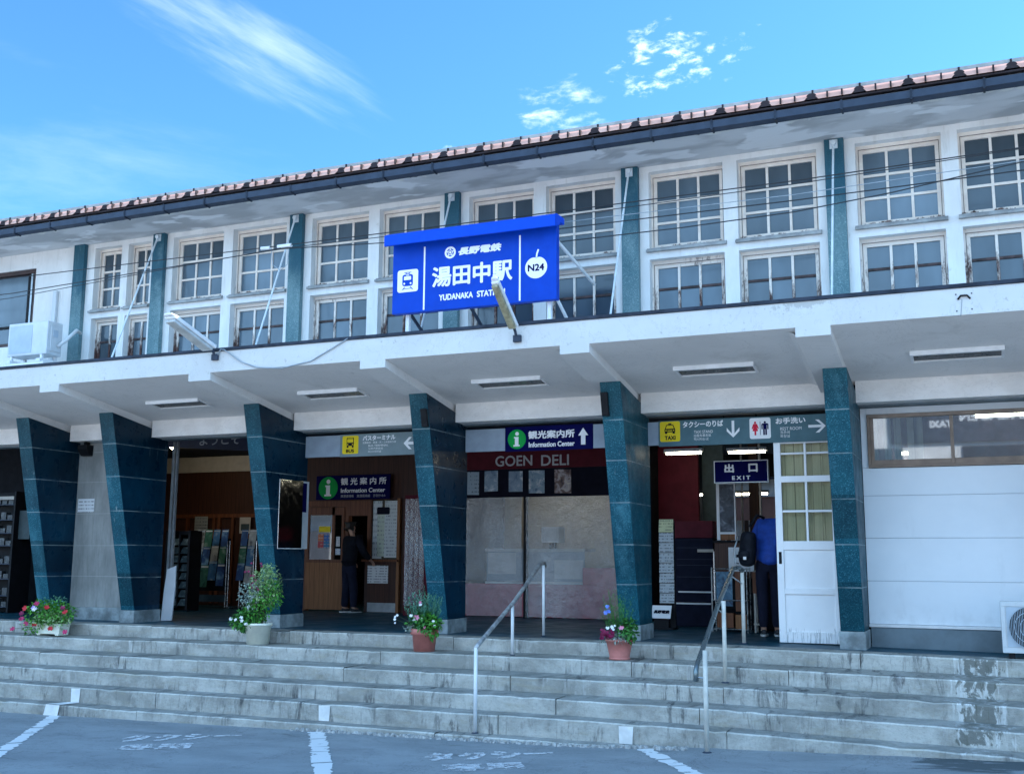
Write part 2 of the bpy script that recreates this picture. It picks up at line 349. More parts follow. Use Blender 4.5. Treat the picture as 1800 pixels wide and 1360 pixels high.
def m_picture(name, cols, scale, seed, rough=.4):
    t = NT(name); n = t.noise(scale, (1, 1, 1), 5, .6, .8, (seed, seed*.7, seed*1.3))
    rp = t.n('ShaderNodeValToRGB'); rp.color_ramp.interpolation = 'EASE'
    rp.color_ramp.elements[0].position = .3; rp.color_ramp.elements[0].color = cols[0] + (1,)
    rp.color_ramp.elements[1].position = .72; rp.color_ramp.elements[1].color = cols[-1] + (1,)
    for i, c in enumerate(cols[1:-1]):
        e = rp.color_ramp.elements.new(.3 + .42*(i+1)/(len(cols)-1)); e.color = c + (1,)
    t.t.links.new(n, rp.inputs[0]); t.color(rp.outputs[0]); return t.fin(rough, 0, .4)
def m_leaf(name, a, b):
    t = NT(name); oi = t.n('ShaderNodeNewGeometry')
    t.color(t.mix(oi.outputs['Random Per Island'], a, b)); t.b.inputs['Subsurface Weight'].default_value = 0
    return t.fin(.5, 0, .35)

M = {}
M['stucco'] = m_stucco(); M['fascia'] = m_fascia(); M['eaves'] = m_soffit(); M['canopy'] = m_canopy(); M['lintel'] = m_lintel()
M['granite'] = m_granite('teal_granite', (.003, .042, .066), (.007, .072, .100), (.05, .20, .25))
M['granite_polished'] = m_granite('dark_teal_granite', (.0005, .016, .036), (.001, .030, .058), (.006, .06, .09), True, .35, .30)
M['pilaster'] = m_granite('dark_topped_teal_terrazzo', (.075, .16, .185), (.15, .25, .27), (.32, .44, .46), False, 1.0, .42, (.012, .075, .115))
M['base'] = simple('base_stone', (.26, .30, .31), .75, var=.25, scale=5, bump=.3)
M['plinth'] = simple('plinth_render', (.15, .20, .23), .6, var=.15, scale=2)
M['steps'] = m_steps('stained_step_concrete', 'riser'); M['tread'] = m_steps('step_tread', 'tread'); M['nosing'] = m_steps('pale_nosing', 'nosing'); M['asphalt'] = m_asphalt()
M['paint'] = m_worn('worn_road_paint', (.74, .75, .75, 1), .30, .40, 7, (1, 1, 1))
M['paint_solid'] = simple('white_paint', (.78, .78, .77), .6, var=.08)
M['paint_faded'] = m_worn('faded_road_paint', (.66, .67, .68, 1), .38, .56, 11)
M['frame'] = m_wood_weathered(); M['frame_old'] = m_wood_old(); M['pane'] = m_pane()
M['sill'] = simple('sill_flashing', (.30, .31, .31), .55, var=.2)
M['dark_metal'] = simple('dark_flashing', (.032, .040, .058), .45, .2, spec=.12, var=.2)
M['gutter'] = simple('gutter_metal', (.036, .050, .078), .5, .0, var=.08, spec=.2)
M['fascia_board'] = simple('eave_board', (.32, .34, .36), .5, var=.2)
M['rooftile'] = m_roofpan(); M['roofdark'] = simple('roof_dark', (.035, .025, .028), .6, spec=.12)
M['roofbar'] = simple('snow_bar', (.36, .33, .31), .5, .3)
M['white_metal'] = simple('white_metal', (.74, .75, .76), .4, var=.05)
M['rod'] = simple('painted_rod', (.62, .68, .72), .4, var=.08)
M['steel'] = simple('stainless_steel', (.62, .63, .64), .28, .9, var=.08)
M['steel_worn'] = simple('worn_rail', (.42, .42, .42), .5, .4, var=.25, scale=9)
M['rail_dark'] = simple('dark_rail', (.20, .24, .25), .30, .75, var=.05)
M['cream_post'] = simple('cream_painted_post', (.62, .60, .54), .45, var=.1)
M['black'] = simple('black_plastic', (.012, .013, .016), .5, spec=.12)
M['cable'] = simple('cable_rubber', (.015, .018, .024), .6)
M['cable_grey'] = simple('grey_cable', (.30, .34, .38), .6)
M['sign_blue'] = simple('sign_blue', (.0, .050, .43), .5, spec=.15, var=.04)
M['hood_blue'] = simple('hood_blue', (.0, .062, .56), .5, spec=.15, var=.04)
M['white'] = simple('sign_white', (.82, .83, .84), .45, var=.02)
M['sign_navy'] = simple('sign_navy', (.002, .003, .062), .7, spec=.06, var=.05)
M['sign_teal'] = simple('sign_greygreen', (.085, .165, .195), .5, spec=.15, var=.06)
M['sign_grey'] = simple('sign_grey', (.30, .36, .43), .5, spec=.15, var=.05)
M['sign_bus'] = simple('sign_busgrey', (.19, .25, .27), .5, spec=.15, var=.05)
M['yellow'] = simple('sign_yellow', (.80, .60, .02), .5, spec=.15, var=.03)
M['green'] = simple('sign_green', (.0, .33, .055), .5, spec=.15, var=.03)
M['red'] = simple('sign_red', (.62, .015, .05), .5, spec=.15, var=.03)
M['ink'] = simple('sign_ink', (.010, .011, .022), .8, spec=.08)
M['lettergrey'] = simple('letter_grey', (.50, .51, .54), .5, var=.03)
M['maroon'] = simple('maroon_panel', (.10, .010, .020), .5, spec=.12, var=.08)
M['maroon_wall'] = simple('maroon_counter', (.50, .13, .17), .6, var=.1)
M['wood'] = m_wood('brown_slats', (.11, .036, .015), (.19, .065, .026))
M['wood_light'] = m_wood('honey_wood', (.20, .075, .025), (.30, .125, .045))
M['wood_dark'] = m_wood('dark_wood', (.042, .015, .010), (.070, .026, .015))
M['floor'] = m_tiles('dark_floor_tile', (.003, .040, .066), (.008, .064, .096), (.004, .016, .026), .38)
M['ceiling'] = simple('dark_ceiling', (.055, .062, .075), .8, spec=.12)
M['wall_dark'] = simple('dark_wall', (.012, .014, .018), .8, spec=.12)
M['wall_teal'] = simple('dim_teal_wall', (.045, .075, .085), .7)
M['cream'] = simple('cream_wall', (.50, .47, .42), .7, var=.06)
M['panel'] = simple('white_wall_panel', (.75, .80, .84), .5, var=.025, scale=1.2)
M['door'] = simple('white_door_paint', (.88, .89, .90), .45, var=.03)
t = NT('worn_door_paint'); z_ = t.xyz()[2]
c = t.mix(t.step(t.noise(2, (1, 1, .6)), .3, .7), (.83, .84, .85), (.90, .91, .92))
lowz = t.step(z_, .86, 1.12, 1, 0); scr = t.step(t.math('ADD', t.noise(26, (2.2, 1, .16), 6, .7), t.math('MULTIPLY', t.math('SUBTRACT', lowz, 1.0), .35)), .50, .58)
c = t.mix(t.math('MULTIPLY', scr, .65), c, (.34, .36, .37))
gr = t.step(t.noise(7, (1, 1, 1), 8, .7), .60, .74); c = t.mix(t.math('MULTIPLY', gr, .14), c, (.5, .5, .48)); t.color(c); t.bump(t.noise(12), .06, .004); M['door'] = t.fin(.5, 0, .3)
t = NT('wall_panel_paint'); z_ = t.xyz()[2]
c = t.mix(t.step(t.noise(.8, (1, 1, 1.2)), .3, .7), (.72, .77, .81), (.78, .83, .87)); gr = t.step(t.noise(4, (1.3, 1, .35), 8, .7), .56, .76)
c = t.mix(t.math('MULTIPLY', gr, .18), c, (.50, .54, .57)); low = t.math('MULTIPLY', t.step(z_, 1.0, 1.35, .5, 0), t.step(t.noise(9, (1, 1, .6), 7), .4, .7)); c = t.mix(t.math('MULTIPLY', low, .5), c, (.45, .48, .5))
t.color(c); t.bump(t.noise(2.5, (1, 1, 1), 3), .08, .01); M['panel'] = t.fin(.45, 0, .35)
M['curtain'] = m_wood('cream_curtain', (.60, .57, .42), (.74, .70, .52), .8)
M['aluminium'] = simple('bronze_aluminium', (.20, .145, .11), .4, .4, var=.1)
M['alu'] = simple('aluminium', (.45, .48, .50), .35, .7, var=.1)
M['brown_rail'] = simple('peeled_rail', (.06, .035, .035), .7, var=.35, scale=9)
M['brown_frame'] = simple('brown_frame', (.045, .018, .014), .5)
M['vinyl'] = m_vinyl(); M['glass'] = m_glass('clear_glass'); M['glass_still'] = m_glass('door_glass', (.86, .87, .82), -.03); M['glass_dim'] = m_glass('dim_glass', (.55, .6, .62), .05)
M['mirror'] = simple('mirror_glass', (.85, .88, .9), .02, 1.0, var=0)
M['concrete'] = None
t = NT('grey_concrete_panel'); c = t.mix(t.step(t.noise(2, (1.5, 1, .6), 8, .65), .3, .7), (.20, .21, .205), (.33, .34, .33))
c = t.mix(t.math('MULTIPLY', t.step(t.noise(9, (2, 1, .15), 6), .52, .72), .5), c, (.13, .135, .13)); zz = t.xyz()[2]
for zj in JOINTS: c = t.mix(t.step(t.math('ABSOLUTE', t.math('SUBTRACT', zz, zj)), .003, .006, .6, 0), c, (.42, .43, .42))
t.color(c); t.bump(t.noise(40), .2, .005); M['concrete'] = t.fin(.8, 0, .3)
M['plastic_white'] = simple('white_plastic', (.55, .58, .60), .45, var=.04)
M['plastic_grey'] = simple('grey_plastic', (.40, .47, .54), .5, var=.04)
M['paper'] = simple('paper', (.70, .72, .74), .6, var=.05)
M['board'] = simple('grey_board', (.52, .54, .57), .6, var=.03)
M['tube'] = emis('lit_tube', (1.0, .93, .72), 8.0)
M['lamp_small'] = emis('lit_lamp', (1.0, .82, .50), 45.0)
M['lens'] = simple('lamp_lens', (.50, .53, .53), .3, var=.1)
M['lens_tan'] = simple('tan_lamp_lens', (.34, .31, .20), .35, var=.2, scale=14)
M['lens_dark'] = simple('dark_lamp_recess', (.05, .06, .065), .3)
M['terracotta'] = simple('terracotta', (.58, .20, .17), .65, var=.08)
M['pot_cream'] = simple('cream_pot', (.88, .89, .76), .5, var=.05)
M['soil'] = simple('soil', (.03, .022, .016), .95)
M['skin'] = simple('skin', (.42, .24, .17), .55, var=.05)
M['hair'] = simple('hair', (.02, .015, .012), .6)
M['cloth_black'] = simple('black_cloth', (.010, .011, .017), .85, spec=.12)
M['cloth_navy'] = simple('navy_cloth', (.012, .014, .030), .85, spec=.12)
M['cloth_blue'] = simple('blue_jacket', (.012, .07, .42), .7, var=.12, scale=12)
M['bag'] = simple('bag_nylon', (.014, .017, .026), .65, spec=.12, var=.2)
M['shoe'] = simple('shoe', (.02, .02, .025), .6); M['sole'] = simple('sole', (.62, .62, .60), .6)
M['street'] = simple('bounce_street_paving', (.48, .48, .47), .8, var=.1, scale=1)
M['opp_wall'] = simple('sunny_render', (.78, .78, .77), .8, var=.08, scale=1)
M['opp_board'] = simple('sign_board_slate', (.10, .13, .17), .7)
M['opp_dark'] = simple('opp_shutter', (.20, .21, .24), .6)
M['rust'] = simple('rusty_metal', (.42, .22, .19), .6, var=.12, scale=2)
M['sign_dkblue'] = simple('banner_navy', (.010, .018, .06), .5)
M['stem'] = simple('stem', (.05, .09, .03), .7)

# ------------------------------------------------------------------ mesh helpers
class MB:
    def __init__(s): s.v = []; s.f = []; s.mi = []; s.mats = []
    def mid(s, m):
        if m not in s.mats: s.mats.append(m)
        return s.mats.index(m)
    def poly(s, pts, m):
        i = len(s.v); s.v += [tuple(p) for p in pts]; s.f.append(tuple(range(i, i+len(pts)))); s.mi.append(s.mid(m)); return s
    def box(s, x0, x1, y0, y1, z0, z1, m):
        i = len(s.v); k = s.mid(m)
        s.v += [(x0, y0, z0), (x1, y0, z0), (x1, y1, z0), (x0, y1, z0), (x0, y0, z1), (x1, y0, z1), (x1, y1, z1), (x0, y1, z1)]
        for f in ((0, 3, 2, 1), (4, 5, 6, 7), (0, 1, 5, 4), (1, 2, 6, 5), (2, 3, 7, 6), (3, 0, 4, 7)):
            s.f.append(tuple(i+a for a in f)); s.mi.append(k)
        return s
    def prism_x(s, x0, x1, prof, m, side=None):
        n = len(prof); i = len(s.v); k = s.mid(m); ks = s.mid(side) if side else k
        s.v += [(x0, y, z) for y, z in prof] + [(x1, y, z) for y, z in prof]
        s.f.append(tuple(range(i+n-1, i-1, -1))); s.mi.append(ks); s.f.append(tuple(range(i+n, i+2*n))); s.mi.append(ks)
        for a in range(n):
            b = (a+1) % n; s.f.append((i+a, i+b, i+n+b, i+n+a)); s.mi.append(k)
        return s
    def prism_y(s, y0, y1, prof, m):
        n = len(prof); i = len(s.v); k = s.mid(m)
        s.v += [(x, y0, z) for x, z in prof] + [(x, y1, z) for x, z in prof]
        s.f.append(tuple(range(i, i+n))); s.f.append(tuple(range(i+2*n-1, i+n-1, -1))); s.mi += [k, k]
        for a in range(n):
            b = (a+1) % n; s.f.append((i+b, i+a, i+n+a, i+n+b)); s.mi.append(k)
        return s
    def tube(s, pts, r, m, n=8, cap=True):
        pts = [Vector(p) for p in pts]; k = s.mid(m); rings = []
        rr = r if isinstance(r, (list, tuple)) else [r]*len(pts)
        ref = None
        for j, p in enumerate(pts):
            d = (pts[min(j+1, len(pts)-1)] - pts[max(j-1, 0)]).normalized()
            if ref is None:
                ref = Vector((0, 0, 1)) if abs(d.z) < .9 else Vector((1, 0, 0))
            u = d.cross(ref).normalized(); ref = u.cross(d).normalized(); i = len(s.v)
            for a in range(n):
                t_ = 2*math.pi*a/n; s.v.append(tuple(p + (u*math.cos(t_) + ref*math.sin(t_))*rr[j]))
            rings.append(i)
        for a, b in zip(rings, rings[1:]):
            for q in range(n):
                s.f.append((a+q, a+(q+1) % n, b+(q+1) % n, b+q)); s.mi.append(k)
        if cap:
            s.f.append(tuple(range(rings[0]+n-1, rings[0]-1, -1))); s.f.append(tuple(range(rings[-1], rings[-1]+n))); s.mi += [k, k]
        return s
    def lathe(s, cx, cy, prof, m, n=28):
        k = s.mid(m); rings = []
        for r, z in prof:
            i = len(s.v); rings.append(i)
            for a in range(n):
                t_ = 2*math.pi*a/n; s.v.append((cx+r*math.cos(t_), cy+r*math.sin(t_), z))
        for a, b in zip(rings, rings[1:]):
            for q in range(n): s.f.append((a+q, a+(q+1) % n, b+(q+1) % n, b+q)); s.mi.append(k)
        s.f.append(tuple(range(rings[0]+n-1, rings[0]-1, -1))); s.mi.append(k)
        s.f.append(tuple(range(rings[-1], rings[-1]+n))); s.mi.append(k)
        return s
    def disc_y(s, cx, y, cz, r, m, n=32, th=.006, rz=None):
        return s.prism_y(y, y+th, [(cx+r*math.cos(2*math.pi*a/n), cz+(rz or r)*math.sin(2*math.pi*a/n)) for a in range(n)], m)
    def rrect_y(s, x0, x1, z0, z1, y, m, rad=.03, th=.005):
        pr = []
        for cx, cz, a0 in ((x1-rad, z0+rad, -90), (x1-rad, z1-rad, 0), (x0+rad, z1-rad, 90), (x0+rad, z0+rad, 180)):
            for q in range(7): a = R(a0+15*q); pr.append((cx+rad*math.cos(a), cz+rad*math.sin(a)))
        return s.prism_y(y, y+th, pr, m)
    def obj(s, name, parent=None, bevel=0, smooth=False, loc=None):
        me = bpy.data.meshes.new(name); me.from_pydata(s.v, [], s.f)
        for m in s.mats: me.materials.append(m)
        me.polygons.foreach_set('material_index', s.mi)
        if smooth: me.polygons.foreach_set('use_smooth', [True]*len(me.polygons))
        me.update(); me.validate()
        o = bpy.data.objects.new(name, me); COL.objects.link(o)
        if bevel:
            b = o.modifiers.new('bevel', 'BEVEL'); b.width = bevel; b.segments = 2; b.limit_method = 'ANGLE'; b.angle_limit = R(40)
        if parent: o.parent = parent; o.matrix_parent_inverse = Matrix.Identity(4) if parent.matrix_world == Matrix.Identity(4) else parent.matrix_world.inverted()
        if loc: o.location = loc
        return o
def tag(o, label=None, cat=None, group=None, kind=None):
    if label: o['label'] = label
    if cat: o['category'] = cat
    if group: o['group'] = group
    if kind: o['kind'] = kind
    return o
def thing(name, label, cat, loc=(0, 0, 0), group=None):
    o = bpy.data.objects.new(name, None); COL.objects.link(o); o.location = loc; o.empty_display_size = .2
    o.matrix_world = Matrix.Translation(loc)
    return tag(o, label, cat, group)
def struct(o): o['kind'] = 'structure'; return o

_tc = {}
def glyphs(body):
    if body in _tc: return _tc[body]
    c = bpy.data.curves.new('lettering', 'FONT'); c.body = body; c.size = 1; c.resolution_u = 4
    o = bpy.data.objects.new('lettering', c); COL.objects.link(o)
    bpy.context.view_layer.update()
    me = bpy.data.meshes.new_from_object(o.evaluated_get(bpy.context.evaluated_depsgraph_get()))
    bpy.data.objects.remove(o)
    vs = [(v.co.x, v.co.y) for v in me.vertices]; fs = [tuple(p.vertices) for p in me.polygons]
    bpy.data.meshes.remove(me)
    _tc[body] = (vs, fs); return vs, fs
def text(mb, body, x0, x1, z0, z1, y, m, bold=0.0, shear=0.0, mirror=False, thick=.001):
    """letters on a wall that faces -y, fitted to the box"""
    vs, fs = glyphs(body)
    ax0 = min(v[0] for v in vs); ax1 = max(v[0] for v in vs); ay0 = min(v[1] for v in vs); ay1 = max(v[1] for v in vs)
    sx = (x1-x0-2*bold)/(ax1-ax0); sz = (z1-z0-2*bold)/(ay1-ay0); k = mb.mid(m)
    offs = [(0, 0)] + ([(bold*math.cos(a*math.pi/4), bold*math.sin(a*math.pi/4)) for a in range(8)] if bold else [])
    for j, (dx, dz) in enumerate(offs):
        i = len(mb.v)
        for vx, vy in vs:
            px = x0+bold+(vx-ax0)*sx+dx; pz = z0+bold+(vy-ay0)*sz+dz
            px += shear*(pz-z0)
            if mirror: px = x0+x1-px
            mb.v.append((px, y-.0015-.0003*j, pz))
        for f in fs:
            g = tuple(i+q for q in f); mb.f.append(g[::-1] if mirror else g); mb.mi.append(k)
    return mb

S = 2.73
PX = [-1.737-2.73, -1.737] + [i*S for i in range(0, 8)]      # pillar and pilaster stations
XL, XR = -11.0, 21.0
def gz(x, y=0):
    if x < -4: return -.31
    if x < 8.2: return -.206+(x-3.4)*.014
    return min(-.139+(x-8.2)*.0362, .06)
def pz(x): return -.012*max(0, min(x, 14)-9.5)

# ================================================================== SETTING
# ground sheet
def ground():
    xs = [-400, -120, -40, -20, -12, -8, -4, 0, 3.4, 6, 8.2, 9.5, 11, 12.5, 13.7, 16, 22, 40, 120, 400]
    ys = [-400, -120, -50, -30, -20, -14, -10, -8, -6, -5, -4, -3.4, -2.6, 0]
    mb = MB(); k = mb.mid(M['asphalt'])
    for y in ys:
        for x in xs: mb.v.append((x, y, gz(max(-12, min(x, 16)))))
    nx = len(xs)
    for j in range(len(ys)-1):
        for i in range(nx-1): mb.f.append((j*nx+i, j*nx+i+1, (j+1)*nx+i+1, (j+1)*nx+i)); mb.mi.append(k)
    mb.poly([(-400, 0, -.33), (400, 0, -.33), (400, 400, -.33), (-400, 400, -.33)], M['asphalt'])
    return struct(mb.obj('ground'))
ground()
mb = MB()
mb.poly([(-400, -400, .08), (400, -400, .08), (400, -8.6, .08), (-400, -8.6, .08)], M['street'])  # pale paving out of view, added to bounce sunlight onto the canopy underside
mb.poly([(-400, -8.6, -.5), (400, -8.6, -.5), (400, -8.6, .08), (-400, -8.6, .08)], M['street'])
struct(mb.obj('street'))
EDGE = [  # nosing line of every step: (x, y) pairs
    [(-12, -.85), (8, -.83), (11, -.86), (21, -1.02)],
    [(-12, -1.38), (8, -1.42), (11, -1.50), (21, -2.0)],
    [(-12, -1.90), (8, -1.98), (11, -2.08), (21, -2.5)],
    [(-12, -2.30), (8, -2.46), (11, -2.56), (21, -3.1)],
    [(-12, -2.62), (8, -2.78), (11, -2.88), (21, -3.6)],
    [(-12, -2.98), (3, -3.02), (8, -2.99), (9.6, -2.96), (21, -3.0)],
]
ZS = [.75, .585, .42, .255, .09, -.105]
def lin(pts, x):
    for (a, b), (c, d) in zip(pts, pts[1:]):
        if x <= c: return b+(d-b)*(x-a)/(c-a)
    return pts[-1][1]
def steps():
    mb = MB(); m = M['steps']
    joints = [[-8, -5.4, -2.9, .96, 3.4, 5.95, 8.9, 11.05, 14.6, 17.5], [-7, -4.0, -1.05, 1.15, 3.3, 5.2, 8.55, 10.35, 13.4, 16], [-8, -3.2, -.05, 2.75, 5.0, 7.25, 9.75, 12.9, 16],
              [-6, -.25, 2.35, 4.7, 8.0, 9.6, 13.6, 17], [-7, -2.9, 2.75, 4.95, 7.45, 9.95, 14.2, 18], [-6, -1.4, 2.7, 4.6, 6.8, 8.9, 9.55]]
    for k in range(6):
        xs = [-12] + joints[k] + ([21] if k < 5 else [])
        for a, b in zip(xs, xs[1:]):
            g = .004; dz = rnd.uniform(-.004, .004); dy = rnd.uniform(-.008, .008)
            n = max(3, int((b-a)/.13)); e = []
            for q in range(n+1):
                x = a+g+(b-a-2*g)*q/n
                ch = rnd.uniform(.012, .03) if rnd.random() < .10 and 0 < q < n else 0
                e.append((x, lin(EDGE[k], x)+dy+rnd.uniform(-.004, .004)+ch, ZS[k]+dz+pz(x)+rnd.uniform(-.003, .003)-ch*.5))
            back = .0 if k == 0 else None
            for (x0, y0, z0), (x1, y1, z1) in zip(e, e[1:]):
                yb0 = -.45 if k == 0 else lin(EDGE[k-1], x0)+.06; yb1 = -.45 if k == 0 else lin(EDGE[k-1], x1)+.06
                zt0 = ZS[k]+pz(x0); zt1 = ZS[k]+pz(x1); c = .013
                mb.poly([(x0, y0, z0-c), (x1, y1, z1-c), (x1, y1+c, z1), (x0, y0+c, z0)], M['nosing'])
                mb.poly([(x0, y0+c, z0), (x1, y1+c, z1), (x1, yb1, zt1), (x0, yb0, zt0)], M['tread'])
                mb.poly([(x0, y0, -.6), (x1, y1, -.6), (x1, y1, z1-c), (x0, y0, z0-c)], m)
            for (x, y, z), yb in ((e[0], lin(EDGE[max(k-1, 0)], e[0][0])+.06), (e[-1], lin(EDGE[max(k-1, 0)], e[-1][0])+.06)):
                mb.poly([(x, y, -.6), (x, yb, -.6), (x, yb, z-.002), (x, y, z-c)], m)
    # rubble mortar along the foot of the lowest step
    for q in range(340):
        x = rnd.uniform(5.0, 9.6); y = lin(EDGE[5], x)-rnd.uniform(-.02, .07); z = gz(x)
        s = rnd.uniform(.012, .035)
        p = [(x+s*math.cos(a)*rnd.uniform(.7, 1.3), y+s*math.sin(a)*rnd.uniform(.7, 1.3)) for a in (0, 1.2, 2.5, 3.8, 5.0)]
        i = len(mb.v); kk = mb.mid(M['rubble'])
        mb.v += [(px, py, z-.01) for px, py in p] + [(x+(px-x)*.55, y+(py-y)*.55, z+s*.9) for px, py in p]
        for a in range(5): mb.f.append((i+a, i+(a+1) % 5, i+5+(a+1) % 5, i+5+a)); mb.mi.append(kk)
        mb.f.append(tuple(range(i+5, i+10))); mb.mi.append(kk)
    return struct(mb.obj('steps'))
M['rubble'] = simple('crumbled_mortar', (.42, .42, .41), .9, var=.25, scale=20)
steps()
mb = MB()   # platform and hall floor
for a, b in zip([-12, -6, -3, 0, 3, 6, 8, 9.5, 10.5, 11.5, 12.5, 14], [-6, -3, 0, 3, 6, 8, 9.5, 10.5, 11.5, 12.5, 14, 21]):
    mb.poly([(a, -.452, .750+pz(a)), (b, -.452, .750+pz(b)), (b, 9.0, .750+pz(b)), (a, 9.0, .750+pz(a))], M['floor'])
struct(mb.obj('floor'))
mb = MB(); mb.box(-40, 60, 9.0, 40, .3, .70, M['base']); struct(mb.obj('platform_ground'))

def paint_strip(name, a, b, wd, gaps, seed):
    r = random.Random(seed); mb = MB(); a = Vector(a); b = Vector(b); d = (b-a).normalized(); n = Vector((-d.y, d.x)); L = (b-a).length
    t_ = 0
    while t_ < L:
        ln = r.uniform(.25, .7); e = min(L, t_+ln)
        if r.random() > gaps:
            m_ = max(3, int((e-t_)/.05)); lft = []; rgt = []
            for q in range(m_+1):
                p = a+d*(t_+(e-t_)*q/m_)
                for lst, s in ((lft, 1), (rgt, -1)):
                    pp = p+n*s*(wd/2+r.uniform(-.025, .02))+d*r.uniform(-.015, .015); lst.append((pp.x, pp.y, gz(pp.x)+.004))
            for q in range(m_): mb.poly([rgt[q], rgt[q+1], lft[q+1], lft[q]], M['paint'])
        t_ = e+r.uniform(.0, .05)
    return struct(mb.obj(name))
paint_strip('parking_line', (1.42, -3.05), (5.2, -8.4), .15, .08, 3)
paint_strip('parking_line', (5.33, -3.05), (9.0, -8.4), .18, .0, 5)
paint_strip('parking_line', (9.15, -3.03), (12.6, -8.1), .16, .0, 8)
for i, (x, y) in enumerate(((1.36, -2.68), (5.17, -2.735), (8.83, -2.80))):
    mb = MB(); w_ = .155
    y = lin(EDGE[4], x+.08)-.016; mb.poly([(x, y, .072), (x+w_, y, .076), (x+w_-.01, y, -.10), (x+.005, y, -.10)], M['paint_solid'])
    struct(mb.obj('paint_mark'))
mb = MB(); mb.poly([(1.36, -2.77, -.097), (1.52, -2.77, -.097), (1.47, -3.02, -.097), (1.24, -3.02, -.097)], M['paint_solid']); mb.poly([(1.24, -3.035, -.10), (1.47, -3.035, -.10), (1.44, -3.035, -.25), (1.2, -3.035, -.25)], M['paint_solid']); struct(mb.obj('paint_mark'))
def road_text(body, ox, oy, ang, wd, ht):
    vs, fs = glyphs(body); ax0 = min(v[0] for v in vs); ax1 = max(v[0] for v in vs); ay0 = min(v[1] for v in vs); ay1 = max(v[1] for v in vs)
    ca, sa = math.cos(R(ang)), math.sin(R(ang)); mb = MB(); k = mb.mid(M['paint_faded'])
    for j, (dx, dy) in enumerate(((0, 0), (.02, .02), (-.02, -.02), (.02, -.02), (-.02, .02))):
        i = len(mb.v)
        for vx, vy in vs:
            px = (vx-ax0)/(ax1-ax0)*wd+dx; py = (vy-ay0)/(ay1-ay0)*ht+dy
            X_ = ox+px*ca-py*sa; Y_ = oy+px*sa+py*ca; mb.v.append((X_, Y_, gz(X_)+.004+.0004*j))
        for f in fs: mb.f.append(tuple(i+q for q in f)); mb.mi.append(k)
    return struct(mb.obj('road_lettering'))
road_text('タクシー', 3.72, -4.40, 31, 1.24, .42); road_text('専用', 4.08, -4.86, 31, .72, .34)
road_text('タクシー', 7.38, -4.28, 31, 1.24, .42); road_text('専用', 7.78, -4.70, 31, .72, .34)

# ================================================================== STATION BUILDING
B = thing('station_building', 'long two storey white station building with teal granite pillars and grid windows', 'building')
BAYS = [i for i in range(0, 7)]                                   # bay i runs from i*S to (i+1)*S
OPEN = []                                                         # (x0, x1, columns)
for i in BAYS: OPEN += [(i*S+.25, i*S+1.275, 3), (i*S+1.465, i*S+2.50, 3)]
OPEN += [(-1.45, -.86, 2), (-.715, -.225, 2)]
OPEN.sort()
ZU0, ZU1, ZL0, ZL1 = 5.955, 7.04, 4.74, 5.795
def upper_wall():
    mb = MB(); m = M['stucco']; T = .24
    mb.box(-1.8, XR, 0, T, ZU1, 7.40, m); mb.box(-1.8, XR, 0, T, ZL1, ZU0, m); mb.box(-1.8, XR, 0, T, 4.40, ZL0, m)
    e = -1.8
    for a, b, n in OPEN:
        for z0, z1 in ((ZU0, ZU1), (ZL0, ZL1)): mb.box(e, a, 0, T, z0, z1, m)
        e = b
    for z0, z1 in ((ZU0, ZU1), (ZL0, ZL1)): mb.box(e, XR, 0, T, z0, z1, m)
    # plain wall round the flat's window on the left
    mb.box(XL, -6.2, 0, T, 4.40, 7.40, m); mb.box(-6.2, -2.80, 0, T, 6.83, 7.40, m); mb.box(-6.2, -2.80, 0, T, 4.40, 5.44, m); mb.box(-2.80, -1.8, 0, T, 4.40, 7.40, m)
    return mb.obj('upper_wall', B)
upper_wall()
for px in PX:
    if px < -2: continue
    mb = MB(); mb.box(px-.12, px+.12, -.085, -.001, 4.40, 7.118, M['pilaster']); p = mb.obj('pilaster', B, .006)

